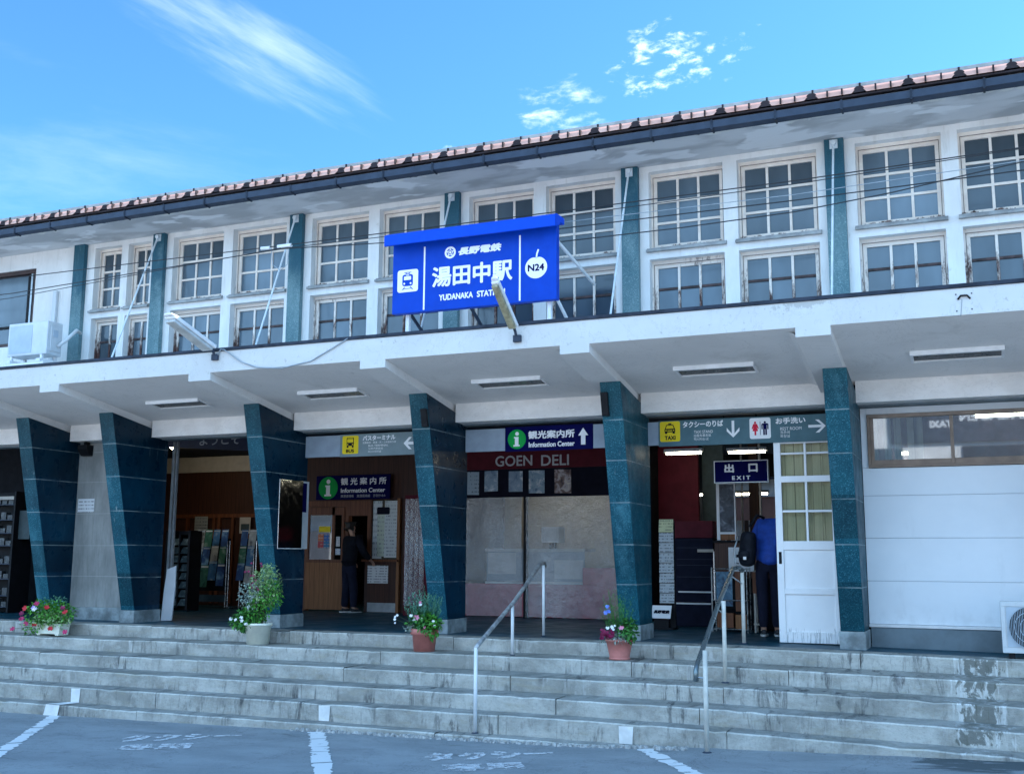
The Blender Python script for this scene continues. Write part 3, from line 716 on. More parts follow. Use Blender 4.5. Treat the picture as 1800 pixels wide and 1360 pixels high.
def window_meshes(wd, ht, cols, rows, mid=None):
    """frame, sashes and glazing bars of one window; local origin at the lower left corner of the opening"""
    mf = MB(); F = M['frame_old'] if mid is not None else M['frame']; y0 = .125
    fo = .034
    mf.box(0, fo, y0, y0+.08, 0, ht, F); mf.box(wd-fo, wd, y0, y0+.08, 0, ht, F)
    mf.box(fo, wd-fo, y0, y0+.08, ht-.055, ht, F); mf.box(fo, wd-fo, y0, y0+.08, 0, .03, M['brown_frame'])
    y1 = y0+.022; so = .044
    a, b, c, d = fo, wd-fo, .03, ht-.055
    mf.box(a, a+so, y1, y1+.045, c, d, F); mf.box(b-so, b, y1, y1+.045, c, d, F)
    mf.box(a+so, b-so, y1, y1+.045, d-so, d, F); mf.box(a+so, b-so, y1, y1+.045, c, c+so, F)
    gp = M['brown_frame']; g_w = .007
    for u0, u1, w0, w1 in ((a-g_w, a-.001, c, d), (b+.001, b+g_w, c, d), (a-g_w, b+g_w, d+.001, d+g_w)): mf.box(u0, u1, y0-.003, y0+.01, w0, w1, gp)
    iw = (b-a-2*so); ih = (d-c-2*so); bw = .033
    for q in range(1, cols):
        x = a+so+iw*q/cols; mf.box(x-bw/2, x+bw/2, y1+.004, y1+.040, c+so, d-so, F)
    for q in range(1, rows):
        z = c+so+ih*q/rows
        xs = [a+so] + [a+so+iw*k/cols for k in range(1, cols)] + [b-so]
        for k in range(cols):
            x0 = xs[k]+(bw/2 if k else 0); x1 = xs[k+1]-(bw/2 if k < cols-1 else 0)
            RM = M['brown_rail'] if (mid is not None and q == rows-1) else F
            mf.box(x0, x1, y1+.006, y1+.038, z-bw/2, z+bw/2, RM)
    mp = MB()
    for q in range(cols):
        for k in range(rows):
            xa, xb = a+so+iw*q/cols, a+so+iw*(q+1)/cols; za, zb = c+so+ih*k/rows, c+so+ih*(k+1)/rows; tl = rnd.uniform(-.003, .003)
            mp.poly([(xa, y1+.022, za), (xb, y1+.022+tl, za), (xb, y1+.024+tl, zb), (xa, y1+.024, zb)], M['pane'])
    ms = MB(); ms.prism_x(-.035, wd+.035, [(-.06, -.062), (-.001, -.062), (-.001, -.002), (.12, -.002), (.12, .014), (-.06, -.034)], M['sill'])
    return mf, mp, ms
WCACHE = {}
def window(x, z, wd, ht, cols, rows, low):
    key = (round(wd, 3), rows, cols, low)
    if key not in WCACHE:
        mf, mp, ms = window_meshes(wd, ht, cols, rows, 1 if low else None)
        f = mf.obj('window', B); p = mp.obj('pane', f)
        s_ = None if low else ms.obj('sill', f)
        f.location = (x, 0, z); WCACHE[key] = (f, [q for q in (p, s_) if q]); return f
    f0, ch = WCACHE[key]; f = f0.copy(); COL.objects.link(f); f.parent = B; f.location = (x, 0, z)
    for c in ch:
        d = c.copy(); COL.objects.link(d); d.parent = f
    return f
for a, b, n in OPEN:
    window(a, ZU0, b-a, ZU1-ZU0, n, 3, False); window(a, ZL0, b-a, ZL1-ZL0, n, 3, True)
# wide dark framed window of the flat on the left
mb = MB(); F = M['brown_frame']
mb.box(-6.2, -2.80, .03, .20, 6.76, 6.83, F); mb.box(-6.2, -2.80, .03, .20, 5.44, 5.51, F); mb.box(-2.87, -2.80, .03, .20, 5.51, 6.76, F); mb.box(-6.2, -6.13, .03, .20, 5.51, 6.76, F)
fw = mb.obj('flat_window', B, .004); fw['label'] = 'wide dark brown sliding window at the left end'
mb = MB(); mb.box(-6.1, -3.06, .12, .126, 5.51, 6.74, M['pane']); mb.obj('pane', fw)
mb = MB(); mb.box(-3.06, -3.0, .08, .15, 5.51, 6.76, M['black']); mb.box(-2.97, -2.93, .06, .11, 5.51, 6.76, M['alu']); mb.box(-6.1, -3.06, .09, .15, 5.80, 5.84, M['black']); mb.obj('sash', fw)
mb = MB(); mb.box(-2.31, -2.22, -.06, -.002, 4.75, 6.35, M['plastic_white']); mb.obj('conduit', B, .01)

# eaves, gutter and roof
mb = MB(); mb.poly([(XL, -1.0, 7.10), (XR, -1.0, 7.10), (XR, -.001, 7.12), (XL, -.001, 7.12)], M['eaves']); mb.box(XL, XR, -1.0, -.97, 7.095, 7.16, M['fascia_board']); mb.obj('eaves_soffit', B)
mb = MB(); mb.prism_x(XL, XR, [(-1.135, 7.075), (-1.015, 7.06), (-1.015, 7.18), (-1.03, 7.18), (-1.03, 7.085), (-1.12, 7.095), (-1.12, 7.165), (-1.135, 7.165)], M['gutter'])
mb.prism_x(XL, XR, [(-1.0, 7.16), (-.94, 7.16), (-.94, 7.225), (-1.0, 7.225)], M['fascia_board'])
g_ = mb.obj('gutter', B)
mb = MB(); mb.box(-.012, .012, -1.142, -1.0, 7.052, 7.072, M['dark_metal']); mb.box(-.012, .012, -1.148, -1.1425, 7.052, 7.175, M['dark_metal']); br0 = mb.obj('gutter_bracket', g_)
def spread(o, par, x0, dx, x1):
    x = x0; first = True
    while x < x1:
        q = o if first else o.copy()
        if not first: COL.objects.link(q); q.parent = par
        q.location = (x, 0, 0); x += dx; first = False
spread(br0, g_, XL+.3, .78, XR)
def roof():
    mb = MB(); sl = .36; P = .553; ye, ze = -1.09, 7.262
    zr = lambda y: ze+(y-ye)*sl
    mb.box(XL, XR, -1.07, -.93, 7.228, 7.25, M['roofdark'])
    x = -10.78
    while x < XR-.6:
        a, b = x+.085, x+P-.085; a2, b2 = x+.040, x+P-.040; a3, b3 = x+.012, x+P-.012
        # upturned front face of the tile, notched by the dark roll ends
        y0, y1, y2 = ye, ye+.035, ye+.10
        mb.poly([(a, y0, 7.256), (b, y0, 7.256), (b2, y1, 7.322), (a2, y1, 7.322)], M['rooftile'])
        mb.poly([(a2, y1, 7.322), (b2, y1, 7.322), (b3, y2, 7.372), (a3, y2, 7.372)], M['rooftile'])
        y = y2
        for k in range(15):
            yb = y+.42; mb.poly([(a3, y, zr(y)+.06), (b3, y, zr(y)+.06), (b3, yb, zr(yb)+.035), (a3, yb, zr(yb)+.035)], M['rooftile']); y = yb
        pr = [(x-.075, .0), (x-.052, .058), (x-.025, .078), (x+.025, .078), (x+.052, .058), (x+.075, .0)]
        for dx in (.19, .36): mb.box(x+dx-.010, x+dx+.010, ye-.012, ye+.045, 7.262, 7.335, M['roofdark'])
        y = ye+.03; yb = ye+6.3
        for (xa, ha), (xb, hb) in zip(pr, pr[1:]):
            mb.poly([(xa, y, zr(y)+ha), (xb, y, zr(y)+hb), (xb, yb, zr(yb)+hb), (xa, yb, zr(yb)+ha)], M['roofdark'])
        mb.poly([(px, y-.001, zr(y)+h) for px, h in pr], M['roofdark'])
        x += P
    zr_ = zr(5.2)
    mb.poly([(XL, 5.2, zr_), (XR, 5.2, zr_), (XR, 11.4, 7.2), (XL, 11.4, 7.2)], M['roofdark'])
    mb.poly([(XL, ye+.02, ze-.02), (XR, ye+.02, ze-.02), (XR, 5.2, zr_-.02), (XL, 5.2, zr_-.02)], M['roofdark'])
    return mb.obj('roof', B)
rf = roof()
mb = MB(); mb.prism_x(XL, XR, [(-.92, 7.405), (-.915, 7.405), (-.915, 7.445), (-.86, 7.445), (-.86, 7.45), (-.92, 7.45)], M['roofbar']); sb = mb.obj('snow_bar', rf)
mb = MB(); mb.box(-.011, .011, -.93, -.87, 7.36, 7.448, M['roofdark']); mb.box(-.03, .03, -.869, -.82, 7.38, 7.41, M['roofdark']); sb0 = mb.obj('snow_bar_bracket', rf)
spread(sb0, rf, -10.78, .553, XR-.6)
# rear and end walls
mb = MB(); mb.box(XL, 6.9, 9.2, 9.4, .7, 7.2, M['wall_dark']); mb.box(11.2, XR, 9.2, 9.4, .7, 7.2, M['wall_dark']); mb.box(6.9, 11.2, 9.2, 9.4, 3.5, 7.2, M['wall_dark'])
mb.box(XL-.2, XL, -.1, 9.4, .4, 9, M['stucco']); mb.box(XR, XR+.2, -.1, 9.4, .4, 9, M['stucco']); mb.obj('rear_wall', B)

# canopy
sof = lambda y: 3.92-.161*y
bot = lambda y: 3.80-.168*y
YF = -2.09
mb = MB(); mb.prism_x(XL, XR, [(YF, sof(YF)), (YF, 4.54), (-.002, 4.50), (-.002, sof(0))], M['canopy'])
cn = mb.obj('canopy', B)
mb = MB(); mb.prism_x(XL, XR, [(YF-.004, sof(YF)+.001), (YF-.0005, sof(YF)+.001), (YF-.0005, 4.538), (YF-.004, 4.538)], M['fascia']); mb.obj('fascia', cn)
mb = MB(); mb.prism_x(XL, XR, [(YF-.022, 4.541), (YF+.07, 4.541), (YF+.07, 4.592), (YF-.022, 4.585)], M['dark_metal']); mb.obj('flashing', cn, .006)
for px in PX:
    c_ = px if px < 0 else px; c_ = px-.09; mb = MB(); k = mb.mid(M['canopy']); hw = .185; cv = .13
    y0, y1 = YF-.001, .10
    mb.prism_x(c_-hw, c_+hw, [(y0, bot(y0)), (y0, sof(y0)+.0005), (y1, sof(y1)+.03), (y1, bot(y1))], M['canopy'])
    # coved left shoulder where the beam runs into the slab
    n = 5
    pts = [(c_-hw-cv*(1-math.sin(a*math.pi/2/n)), 1-math.cos(a*math.pi/2/n)) for a in range(n+1)]
    for (xa, ta), (xb, tb) in zip(pts, pts[1:]):
        za = lambda y, t_: sof(y)-.002-(sof(y)-bot(y)-.004)*t_*.75
        ys = YF+.10
        mb.poly([(xa, ys, za(ys, ta)), (xa, y1, za(y1, ta)), (xb, y1, za(y1, tb)), (xb, ys, za(ys, tb))], M['canopy'])
    bo = mb.obj('canopy_beam', cn)
    mb = MB(); mb.poly([(c_-hw+.001, y0-.003, bot(y0)+.001), (c_+hw-.001, y0-.003, bot(y0)+.001), (c_+hw-.001, y0-.003, sof(y0)+.001), (c_-hw+.001, y0-.003, sof(y0)+.001)], M['fascia']); mb.obj('beam_end', cn)
# tie rods that carry the canopy
for px in PX:
    if px < -1.9: continue
    if px < 0: continue
    mb = MB(); mb.tube([(px, -.12, 7.02), (px, -1.12, 4.50)], .014, M['rod'], 10); mb.tube([(px, -.06, 7.05), (px, -.14, 7.05)], .035, M['rod'], 8); mb.box(px-.05, px+.05, -.095, -.086, 6.98, 7.10, M['rod']); mb.obj('tie_rod', B)

# slanted pillars on stone blocks
yfz = lambda z: -.30-(z-.94)*(.73/3.02)
for j, px in enumerate(PX):
    if px < -3: continue
    mb = MB(); zt = bot(-1.03)
    prof = [(-.30, .94), (.27, .94), (.27, bot(.27)-.001), (-1.035, bot(-1.035)-.001)]
    h = .137
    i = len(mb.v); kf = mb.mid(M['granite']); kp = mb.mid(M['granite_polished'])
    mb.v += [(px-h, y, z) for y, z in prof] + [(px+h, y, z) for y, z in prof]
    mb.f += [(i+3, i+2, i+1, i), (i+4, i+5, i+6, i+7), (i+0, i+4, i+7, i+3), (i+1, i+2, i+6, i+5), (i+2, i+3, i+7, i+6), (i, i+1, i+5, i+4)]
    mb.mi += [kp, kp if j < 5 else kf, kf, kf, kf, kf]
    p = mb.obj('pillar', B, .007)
    mb = MB(); mb.box(px-.150, px+.150, -.322, .285, .68, .939, M['base']); mb.obj('base_block', p, .008)
# lintels between the pillars
for a, b in zip(PX, PX[1:]):
    mb = MB(); mb.prism_x(a+.139, b-.139, [(-.14, 3.675), (.10, 3.675), (.10, sof(.10)+.02), (-.14, sof(-.14)+.02)], M['lintel'])
    mb.prism_x(a+.139, b-.139, [(.101, 3.655), (.30, 3.655), (.30, 3.90), (.101, 3.90)], M['plinth']); mb.obj('lintel', B)

# ground floor walls
mb = MB(); mb.box(-1.599, -.138, .10, .26, .95, 3.655, M['concrete']); cw = mb.obj('concrete_wall', B)
mb = MB(); mb.box(-1.586, -.151, .06, .258, .70, .949, M['base']); mb.obj('wall_plinth', cw, .01)
mb = MB(); P_ = M['panel']; zz = [1.005, 1.52, 2.04, 2.56, 2.905]
for a, b in zip(zz, zz[1:]): mb.box(11.06, 13.51, .30, .36, a+.002, b-.002, P_)
mb.box(11.06, 11.135, .30, .36, 2.905, 3.66, P_); mb.box(11.135, 13.51, .30, .36, 3.575, 3.66, P_); mb.box(11.07, 13.5, .312, .37, 1.0, 2.9, M['sign_grey'])
for a in (13.79, 16.52): 
    for z0, z1 in zip(zz, zz[1:]+[3.66]): mb.box(a, a+2.45, .30, .36, z0+.003, z1-.003, P_)
pw = mb.obj('white_panel_wall', B, .003)
mb = MB(); mb.box(11.08, 20, .27, .34, .60, .965, M['plinth']); mb.obj('wall_plinth', pw)
mb = MB(); mb.box(11.06, 20, .255, .33, .967, 1.003, M['white_metal']); mb.obj('drip_rail', pw, .004)
mb = MB(); A = M['aluminium']; x0, x1, z0, z1 = 11.137, 13.50, 2.907, 3.573
mb.box(x0, x1, .27, .37, z1-.045, z1, A); mb.box(x0, x1, .27, .37, z0, z0+.03, A); mb.box(x0, x0+.035, .27, .37, z0+.03, z1-.045, A); mb.box(x1-.035, x1, .27, .37, z0+.03, z1-.045, A)
mb.box(x0+.035, x0+.075, .30, .33, z0+.03, z1-.045, A); mb.box(12.10, 12.14, .285, .33, z0+.03, z1-.045, A); mb.box(x0+.075, 12.10, .30, .33, z0+.03, z0+.095, A); mb.box(12.14, x1-.035, .31, .345, z0+.03, z0+.10, A)
sw = mb.obj('window_strip', B, .003)
mb = MB(); mb.box(x0+.075, 12.10, .312, .316, z0+.095, z1-.045, M['glass']); mb.box(12.14, x1-.035, .325, .329, z0+.10, z1-.045, M['glass']); mb.obj('pane', sw)
# office behind the strip

M['office'] = simple('office_wall', (.16, .11, .13), .8)
mb = MB(); mb.box(11.06, 20, 2.6, 2.7, .76, 3.9, M['office']); mb.box(11.0, 20, .5, 2.6, 3.85, 3.9, M['cream']); mb.obj('office_wall', B)
mb = MB()
for x in (11.12, 11.30, 11.42, 11.58, 11.66): mb.box(x, x+rnd.uniform(.07, .13), .8, .83, 2.4, 3.84, M['curtain'])
mb.obj('curtain', B)
# inner shell of the hall
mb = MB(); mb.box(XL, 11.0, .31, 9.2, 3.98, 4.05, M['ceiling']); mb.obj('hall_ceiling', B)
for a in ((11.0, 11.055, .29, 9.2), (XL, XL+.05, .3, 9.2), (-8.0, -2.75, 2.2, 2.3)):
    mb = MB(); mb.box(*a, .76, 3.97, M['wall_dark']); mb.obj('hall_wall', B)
mb = MB(); mb.box(-6.5, -.02, 5.5, 5.6, .75, 3.62, M['wood_dark']); mb.box(-6.5, -.02, 5.48, 5.6, 3.621, 3.96, M['cream'])
for x in (-4.1, -3.72, -3.0, -2.86, -2.5, -2.1, -1.6): mb.box(x, x+.07, 5.44, 5.498, .8, 2.62, M['wood'])
mb.box(-4.2, -.1, 5.44, 5.498, 2.62, 2.70, M['wood']); mb.obj('wood_partition', B)
# information office front
mb = MB(); mb.box(-.02, 3.42, 4.5, 4.58, 2.88, 3.96, M['wood_dark']); mb.box(2.17, 3.42, 4.5, 4.58, .75, 2.879, M['wood_dark']); mb.box(1.44, 2.169, 4.46, 4.58, .75, 1.70, M['wood_dark'])
mb.box(.02, .12, 4.44, 4.58, .75, 2.879, M['wood']); mb.box(.98, 1.06, 4.44, 4.58, .75, 2.879, M['wood']); mb.box(1.50, 1.58, 4.42, 4.58, 1.70, 2.879, M['wood']); mb.box(2.15, 2.21, 4.42, 4.499, .75, 2.9, M['wood_light'])
mb.box(1.061, 1.499, 4.44, 4.5, 2.58, 2.879, M['wood']); mb.box(.121, .979, 4.44, 4.5, 2.76, 2.879, M['wood']); mb.box(1.42, 2.2, 4.36, 4.459, 1.70, 1.745, M['wood']); io = mb.obj('office_front', B)
mb = MB(); mb.box(.122, .978, 4.42, 4.46, .78, 1.68, M['wood_light']); mb.box(.122, .978, 4.42, 4.46, 1.681, 1.74, M['wood']); mb.box(.122, .178, 4.42, 4.46, 1.741, 2.75, M['wood']); mb.box(.70, .76, 4.42, 4.46, 1.741, 2.75, M['wood']); mb.box(.92, .978, 4.42, 4.46, 1.741, 2.75, M['wood']); mb.box(.179, .919, 4.42, 4.46, 2.60, 2.75, M['wood'])
od = mb.obj('office_door', io); mb = MB(); mb.box(.178, .92, 4.438, 4.442, 1.74, 2.60, M['glass_dim']); mb.obj('pane', od)
mb = MB(); mb.box(1.581, 2.149, 4.47, 4.475, 1.746, 2.879, M['glass_dim']); mb.obj('pane', io)
mb = MB(); mb.box(1.52, 2.14, 4.452, 4.459, .76, .93, M['alu']); mb.obj('kick_plate', io)
mb = MB(); mb.box(-.02, 3.4, 7.0, 7.1, .75, 3.9, M['cream']); mb.obj('inner_wall', B)
# deli front: header, transom frame, low counter wall and partitions
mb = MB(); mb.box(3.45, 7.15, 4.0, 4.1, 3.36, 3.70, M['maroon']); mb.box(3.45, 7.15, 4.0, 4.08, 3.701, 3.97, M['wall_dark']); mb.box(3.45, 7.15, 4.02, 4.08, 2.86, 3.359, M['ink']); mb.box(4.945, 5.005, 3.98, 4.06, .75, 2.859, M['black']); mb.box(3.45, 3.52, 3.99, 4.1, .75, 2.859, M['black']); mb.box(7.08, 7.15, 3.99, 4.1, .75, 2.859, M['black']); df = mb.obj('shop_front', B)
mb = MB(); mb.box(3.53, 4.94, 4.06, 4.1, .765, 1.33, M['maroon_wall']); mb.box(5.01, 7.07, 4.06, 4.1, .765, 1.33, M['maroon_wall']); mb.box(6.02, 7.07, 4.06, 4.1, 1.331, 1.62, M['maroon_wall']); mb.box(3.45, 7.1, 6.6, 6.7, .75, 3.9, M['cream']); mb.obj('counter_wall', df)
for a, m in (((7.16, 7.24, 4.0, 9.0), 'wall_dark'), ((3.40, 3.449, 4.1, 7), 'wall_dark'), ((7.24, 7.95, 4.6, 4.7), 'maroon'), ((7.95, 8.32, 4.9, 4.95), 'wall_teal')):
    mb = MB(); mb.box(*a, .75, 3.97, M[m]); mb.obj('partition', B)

# white sliding door of the exit
mb = MB(); D = M['door']; x0, x1, z0, z1, y0, y1 = 9.985, 10.78, .752, 3.30, .20, .24
mb.box(x0, x0+.085, y0, y1, z0, z1, D); mb.box(x1-.10, x1, y0, y1, z0, z1, D)
for a, b in ((z0, z0+.13), (1.345, 1.415), (1.895, 2.005), (2.745, 2.825), (3.24, z1)): mb.box(x0+.085, x1-.10, y0, y1, a, b, D)
mb.box(x0+.085, x1-.10, y0+.022, y1, z0+.13, 1.345, D); mb.box(x0+.085, x1-.10, y0+.022, y1, 1.415, 1.895, D)
xm = (x0+.085+x1-.10)/2
for a, b in ((2.005, 2.745), (2.825, 3.24)):
    mb.box(xm-.014, xm+.014, y0+.006, y1, a, b, D)
for a, b in ((x0+.085, xm-.014), (xm+.014, x1-.10)):
    mb.box(a, b, y0+.007, y1, 2.365, 2.393, D); mb.box(a, b, y0+.007, y1, 3.10, 3.124, D)
dr = mb.obj('sliding_door', B, .004); dr['label'] = 'white panelled sliding door with small square panes'
mb = MB(); mb.box(x0+.085, x1-.10, y0+.03, y0+.034, 2.005, 2.745, M['glass_still']); mb.box(x0+.085, x1-.10, y0+.03, y0+.034, 2.825, 3.24, M['glass_still']); mb.obj('pane', dr)
mb = MB(); mb.box(x0+.025, x0+.060, y0-.004, y0+.001, 1.72, 1.87, M['black']); mb.obj('handle', dr)
mb = MB()
for a, b in ((10.06, 10.22), (10.30, 10.42), (10.46, 10.58), (10.62, 10.76)): mb.box(a, b, .30, .31, 1.95, 3.28, M['curtain'])
mb.box(10.05, 10.76, .32, .33, 1.95, 3.28, M['curtain2'] if 'curtain2' in M else M['curtain']); mb.obj('curtain', dr)
mb = MB(); mb.box(.155, .20, .36, .42, .752, 3.65, M['alu']); mb.box(.225, .255, .37, .41, .752, 3.65, M['alu']); mb.obj('door_rail', B)

# ================================================================== SIGNS
W = M['white']
# big blue station sign on the canopy
sg = thing('station_sign', 'large blue station name sign standing on the canopy', 'sign', (6.58, -1.7, 4.6))
YS = -1.72
mb = MB(); mb.box(5.425, 7.735, YS, YS+.10, 4.925, 5.90, M['sign_blue']); mb.obj('panel', sg, .004)
mb = MB(); mb.prism_x(5.39, 7.79, [(YS-.19, 5.80), (YS-.16, 5.80), (YS-.02, 5.86), (YS-.001, 5.90), (YS+.14, 5.90), (YS+.14, 5.985), (YS-.12, 5.975), (YS-.19, 5.94)], M['hood_blue']); mb.obj('hood', sg, .006)
mb = MB()
for x in (5.895, 7.245): mb.box(x-.011, x+.011, YS-.004, YS-.0005, 4.945, 5.79, W)
y = YS-.002
text(mb, '湯田中駅', 6.01, 7.145, 5.225, 5.50, y, W, .0085)
text(mb, 'YUDANAKA', 6.115, 6.60, 5.043, 5.125, y, W, .0035); text(mb, 'STATION', 6.655, 7.045, 5.043, 5.125, y, W, .0035)
text(mb, '長野電鉄', 6.375, 6.98, 5.618, 5.725, y, W, .0075, .22)
# company roundel
cx, cz, r = 6.268, 5.672, .080
def ring(mb, cx, cz, r0, r1, y, m, a0=0, a1=360, n=40):
    for q in range(n):
        a = R(a0+(a1-a0)*q/n); b = R(a0+(a1-a0)*(q+1)/n)
        mb.poly([(cx+r0*math.cos(a), y, cz+r0*math.sin(a)), (cx+r1*math.cos(a), y, cz+r1*math.sin(a)), (cx+r1*math.cos(b), y, cz+r1*math.sin(b)), (cx+r0*math.cos(b), y, cz+r0*math.sin(b))], m)
ring(mb, cx, cz, .052, r, y-.001, W)
ring(mb, cx, cz, 0.0, .017, y-.001, W)
ring(mb, cx, cz, .026, .036, y-.0012, W)
for q in range(5):
    a = R(90+72*q); mb.poly([(cx+.03*math.cos(a-.28), y-.0015, cz+.03*math.sin(a-.28)), (cx+.056*math.cos(a-.14), y-.0015, cz+.056*math.sin(a-.14)), (cx+.056*math.cos(a+.14), y-.0015, cz+.056*math.sin(a+.14)), (cx+.03*math.cos(a+.28), y-.0015, cz+.03*math.sin(a+.28))], W)
# train pictogram
mb.rrect_y(5.50, 5.805, 5.205, 5.505, YS-.005, W, .035, .0045)
b_ = M['sign_blue']; yy = YS-.009
mb.rrect_y(5.575, 5.73, 5.285, 5.44, yy, b_, .03, .003); mb.rrect_y(5.600, 5.705, 5.365, 5.415, yy-.003, W, .008, .0025); mb.rrect_y(5.63, 5.675, 5.424, 5.434, yy-.003, W, .003, .0025)
for x in (5.605, 5.70): mb.disc_y(x, yy-.003, 5.318, .013, W, 16, .0025)
mb.box(5.62, 5.685, yy, yy+.003, 5.447, 5.453, b_); mb.box(5.60, 5.705, yy, yy+.003, 5.466, 5.472, b_); mb.box(5.625, 5.632, yy, yy+.003, 5.453, 5.466, b_); mb.box(5.672, 5.679, yy, yy+.003, 5.453, 5.466, b_)
for s in (-1, 1): mb.poly([(5.652+s*.035, yy, 5.272), (5.652+s*.047, yy, 5.272), (5.652+s*.085, yy, 5.235), (5.652+s*.070, yy, 5.235)], b_)
mb.box(5.59, 5.715, yy, yy+.003, 5.248, 5.254, b_)
# apple with the station number
ap = []
for q in range(64):
    a = 2*math.pi*q/64; rr = .150*(1 - .10*math.exp(-((a-math.pi/2)/.33)**2) + .012*math.cos(2*a)); ap.append((7.465+rr*.97*math.cos(a), 5.352+rr*.95*math.sin(a)-.0))
mb.prism_y(YS-.005, YS-.0005, ap, W)
st_ = [(7.458, 5.470), (7.478, 5.470), (7.485, 5.52), (7.505, 5.575), (7.488, 5.585), (7.466, 5.53)]
mb.prism_y(YS-.005, YS-.0005, st_, W)
text(mb, 'N24', 7.355, 7.575, 5.305, 5.395, YS-.006, M['sign_navy'], .004)
mb.obj('lettering', sg)
for x in (5.60, 7.60): mb = MB(); mb.box(x-.025, x+.025, YS+.101, YS+.15, 4.55, 5.85, M['white_metal']); mb.obj('leg', sg)
for p, q, m in (((5.60, YS+.14, 5.72), (5.60, -.10, 5.50), 'white_metal'), ((7.68, YS+.14, 5.72), (7.68, -.10, 5.50), 'white_metal'), ((5.60, YS+.14, 4.98), (5.60, -.75, 4.56), 'gutter'), ((7.68, YS+.14, 4.98), (7.68, -.75, 4.56), 'white_metal'), ((6.5, YS+.12, 4.97), (6.5, -.8, 4.56), 'gutter')):
    mb = MB(); mb.tube([p, q], .024, M[m], 6); mb.obj('brace', sg)

def plate(name, label, cat, x0, x1, z0, z1, y, m, th=.03, group=None):
    t_ = thing(name, label, cat, ((x0+x1)/2, y, z0), group); mb = MB(); mb.box(x0, x1, y, y+th, z0, z1, m); mb.obj('panel', t_, .003); return t_
YD = .17
# bus terminal sign
t_ = plate('direction_sign', 'grey green overhead sign with yellow bus square and left arrow', 'sign', 3.50, 5.20, 3.275, 3.615, YD, M['sign_bus'])
mb = MB(); mb.rrect_y(3.546, 3.826, 3.318, 3.592, YD-.005, M['yellow'], .025, .0045); yy = YD-.009; K = M['ink']; cx = 3.686
mb.rrect_y(cx-.062, cx+.062, 3.44, 3.565, yy, K, .018, .003); mb.rrect_y(cx-.052, cx+.052, 3.488, 3.542, yy-.003, M['yellow'], .006, .0025); mb.rrect_y(cx-.045, cx+.045, 3.549, 3.558, yy-.003, M['yellow'], .003, .0025)
for s in (-1, 1): mb.disc_y(cx+s*.043, yy-.003, 3.460, .010, M['yellow'], 12, .0025); mb.box(cx+s*.045-.015, cx+s*.045+.015, yy, yy+.003, 3.412, 3.439, K)
text(mb, 'BUS', 3.615, 3.757, 3.338, 3.388, YD-.006, K, .003)
text(mb, 'バスターミナル', 3.90, 4.46, 3.508, 3.585, YD-.001, W, .003); text(mb, '志賀高原・草津・渋・上林温泉方面', 3.90, 4.47, 3.462, 3.492, YD-.001, W)
text(mb, 'BUS TERMINAL', 4.00, 4.34, 3.416, 3.445, YD-.001, W); text(mb, '公共汽车总站', 4.00, 4.25, 3.372, 3.402, YD-.001, W); text(mb, '버스터미널', 4.00, 4.22, 3.325, 3.357, YD-.001, W)
mb.prism_y(YD-.005, YD-.0005, [(4.60, 3.445), (4.69, 3.535), (4.735, 3.535), (4.668, 3.465), (4.83, 3.465), (4.83, 3.425), (4.668, 3.425), (4.735, 3.355), (4.69, 3.355)], W)
mb.obj('lettering', t_)
plate('blank_panel', 'plain blue grey panel left of the bus direction sign', 'panel', 2.88, 3.498, 3.285, 3.61, YD+.005, M['sign_grey'])
# information centre sign over the shop
t_ = plate('direction_sign', 'dark blue overhead sign with green circle and up arrow', 'sign', 6.235, 7.552, 3.263, 3.612, YD, M['sign_navy'])
def info_mark(mb, cx, cz, r, y):
    mb.disc_y(cx, y-.005, cz, r, M['green'], 40, .0045)
    yy = y-.009; mb.disc_y(cx+.005, yy, cz+r*.56, r*.20, W, 20, .003)
    mb.prism_y(yy, yy+.003, [(cx+a*r, cz+b*r) for a, b in ((-.30, .24), (.20, .24), (.20, -.58), (.33, -.58), (.33, -.74), (-.36, -.74), (-.36, -.58), (-.20, -.58), (-.20, .10), (-.30, .10))], W)
mb = MB(); info_mark(mb, 6.418, 3.435, .138, YD)
text(mb, '観光案内所', 6.592, 7.285, 3.430, 3.545, YD-.001, W, .0045); text(mb, 'Information Center', 6.600, 7.285, 3.312, 3.385, YD-.001, W, .0028)
mb.prism_y(YD-.005, YD-.0005, [(7.411, 3.558), (7.484, 3.452), (7.443, 3.452), (7.443, 3.325), (7.379, 3.325), (7.379, 3.452), (7.338, 3.452)], W); mb.obj('lettering', t_)
plate('blank_panel', 'plain blue grey panel left of the dark blue overhead sign', 'panel', 5.61, 6.233, 3.278, 3.60, YD+.005, M['sign_grey'])
plate('blank_panel', 'small plain grey panel right of the dark blue overhead sign', 'panel', 7.554, 8.04, 3.270, 3.60, YD+.005, M['sign_grey'])
# taxi and toilet sign
t_ = plate('direction_sign', 'teal overhead sign with yellow taxi square and white toilet square', 'sign', 8.478, 10.77, 3.255, 3.60, YD, M['sign_teal'])
mb = MB(); mb.rrect_y(8.500, 8.775, 3.318, 3.588, YD-.005, M['yellow'], .025, .0045); cx = 8.637; yy = YD-.009
mb.rrect_y(cx-.073, cx+.073, 3.444, 3.490, yy, K, .012, .003)
mb.prism_y(yy, yy+.003, [(cx-.070, 3.485), (cx+.070, 3.485), (cx+.046, 3.545), (cx-.046, 3.545)], K); mb.prism_y(yy-.003, yy-.0005, [(cx-.056, 3.490), (cx+.056, 3.490), (cx+.038, 3.534), (cx-.038, 3.534)], M['yellow'])
mb.rrect_y(cx-.022, cx+.022, 3.547, 3.562, yy, K, .005, .003)
for s in (-1, 1): mb.box(cx+s*.052-.015, cx+s*.052+.015, yy, yy+.003, 3.424, 3.445, K); mb.disc_y(cx+s*.052, yy-.003, 3.466, .009, M['yellow'], 12, .0025)
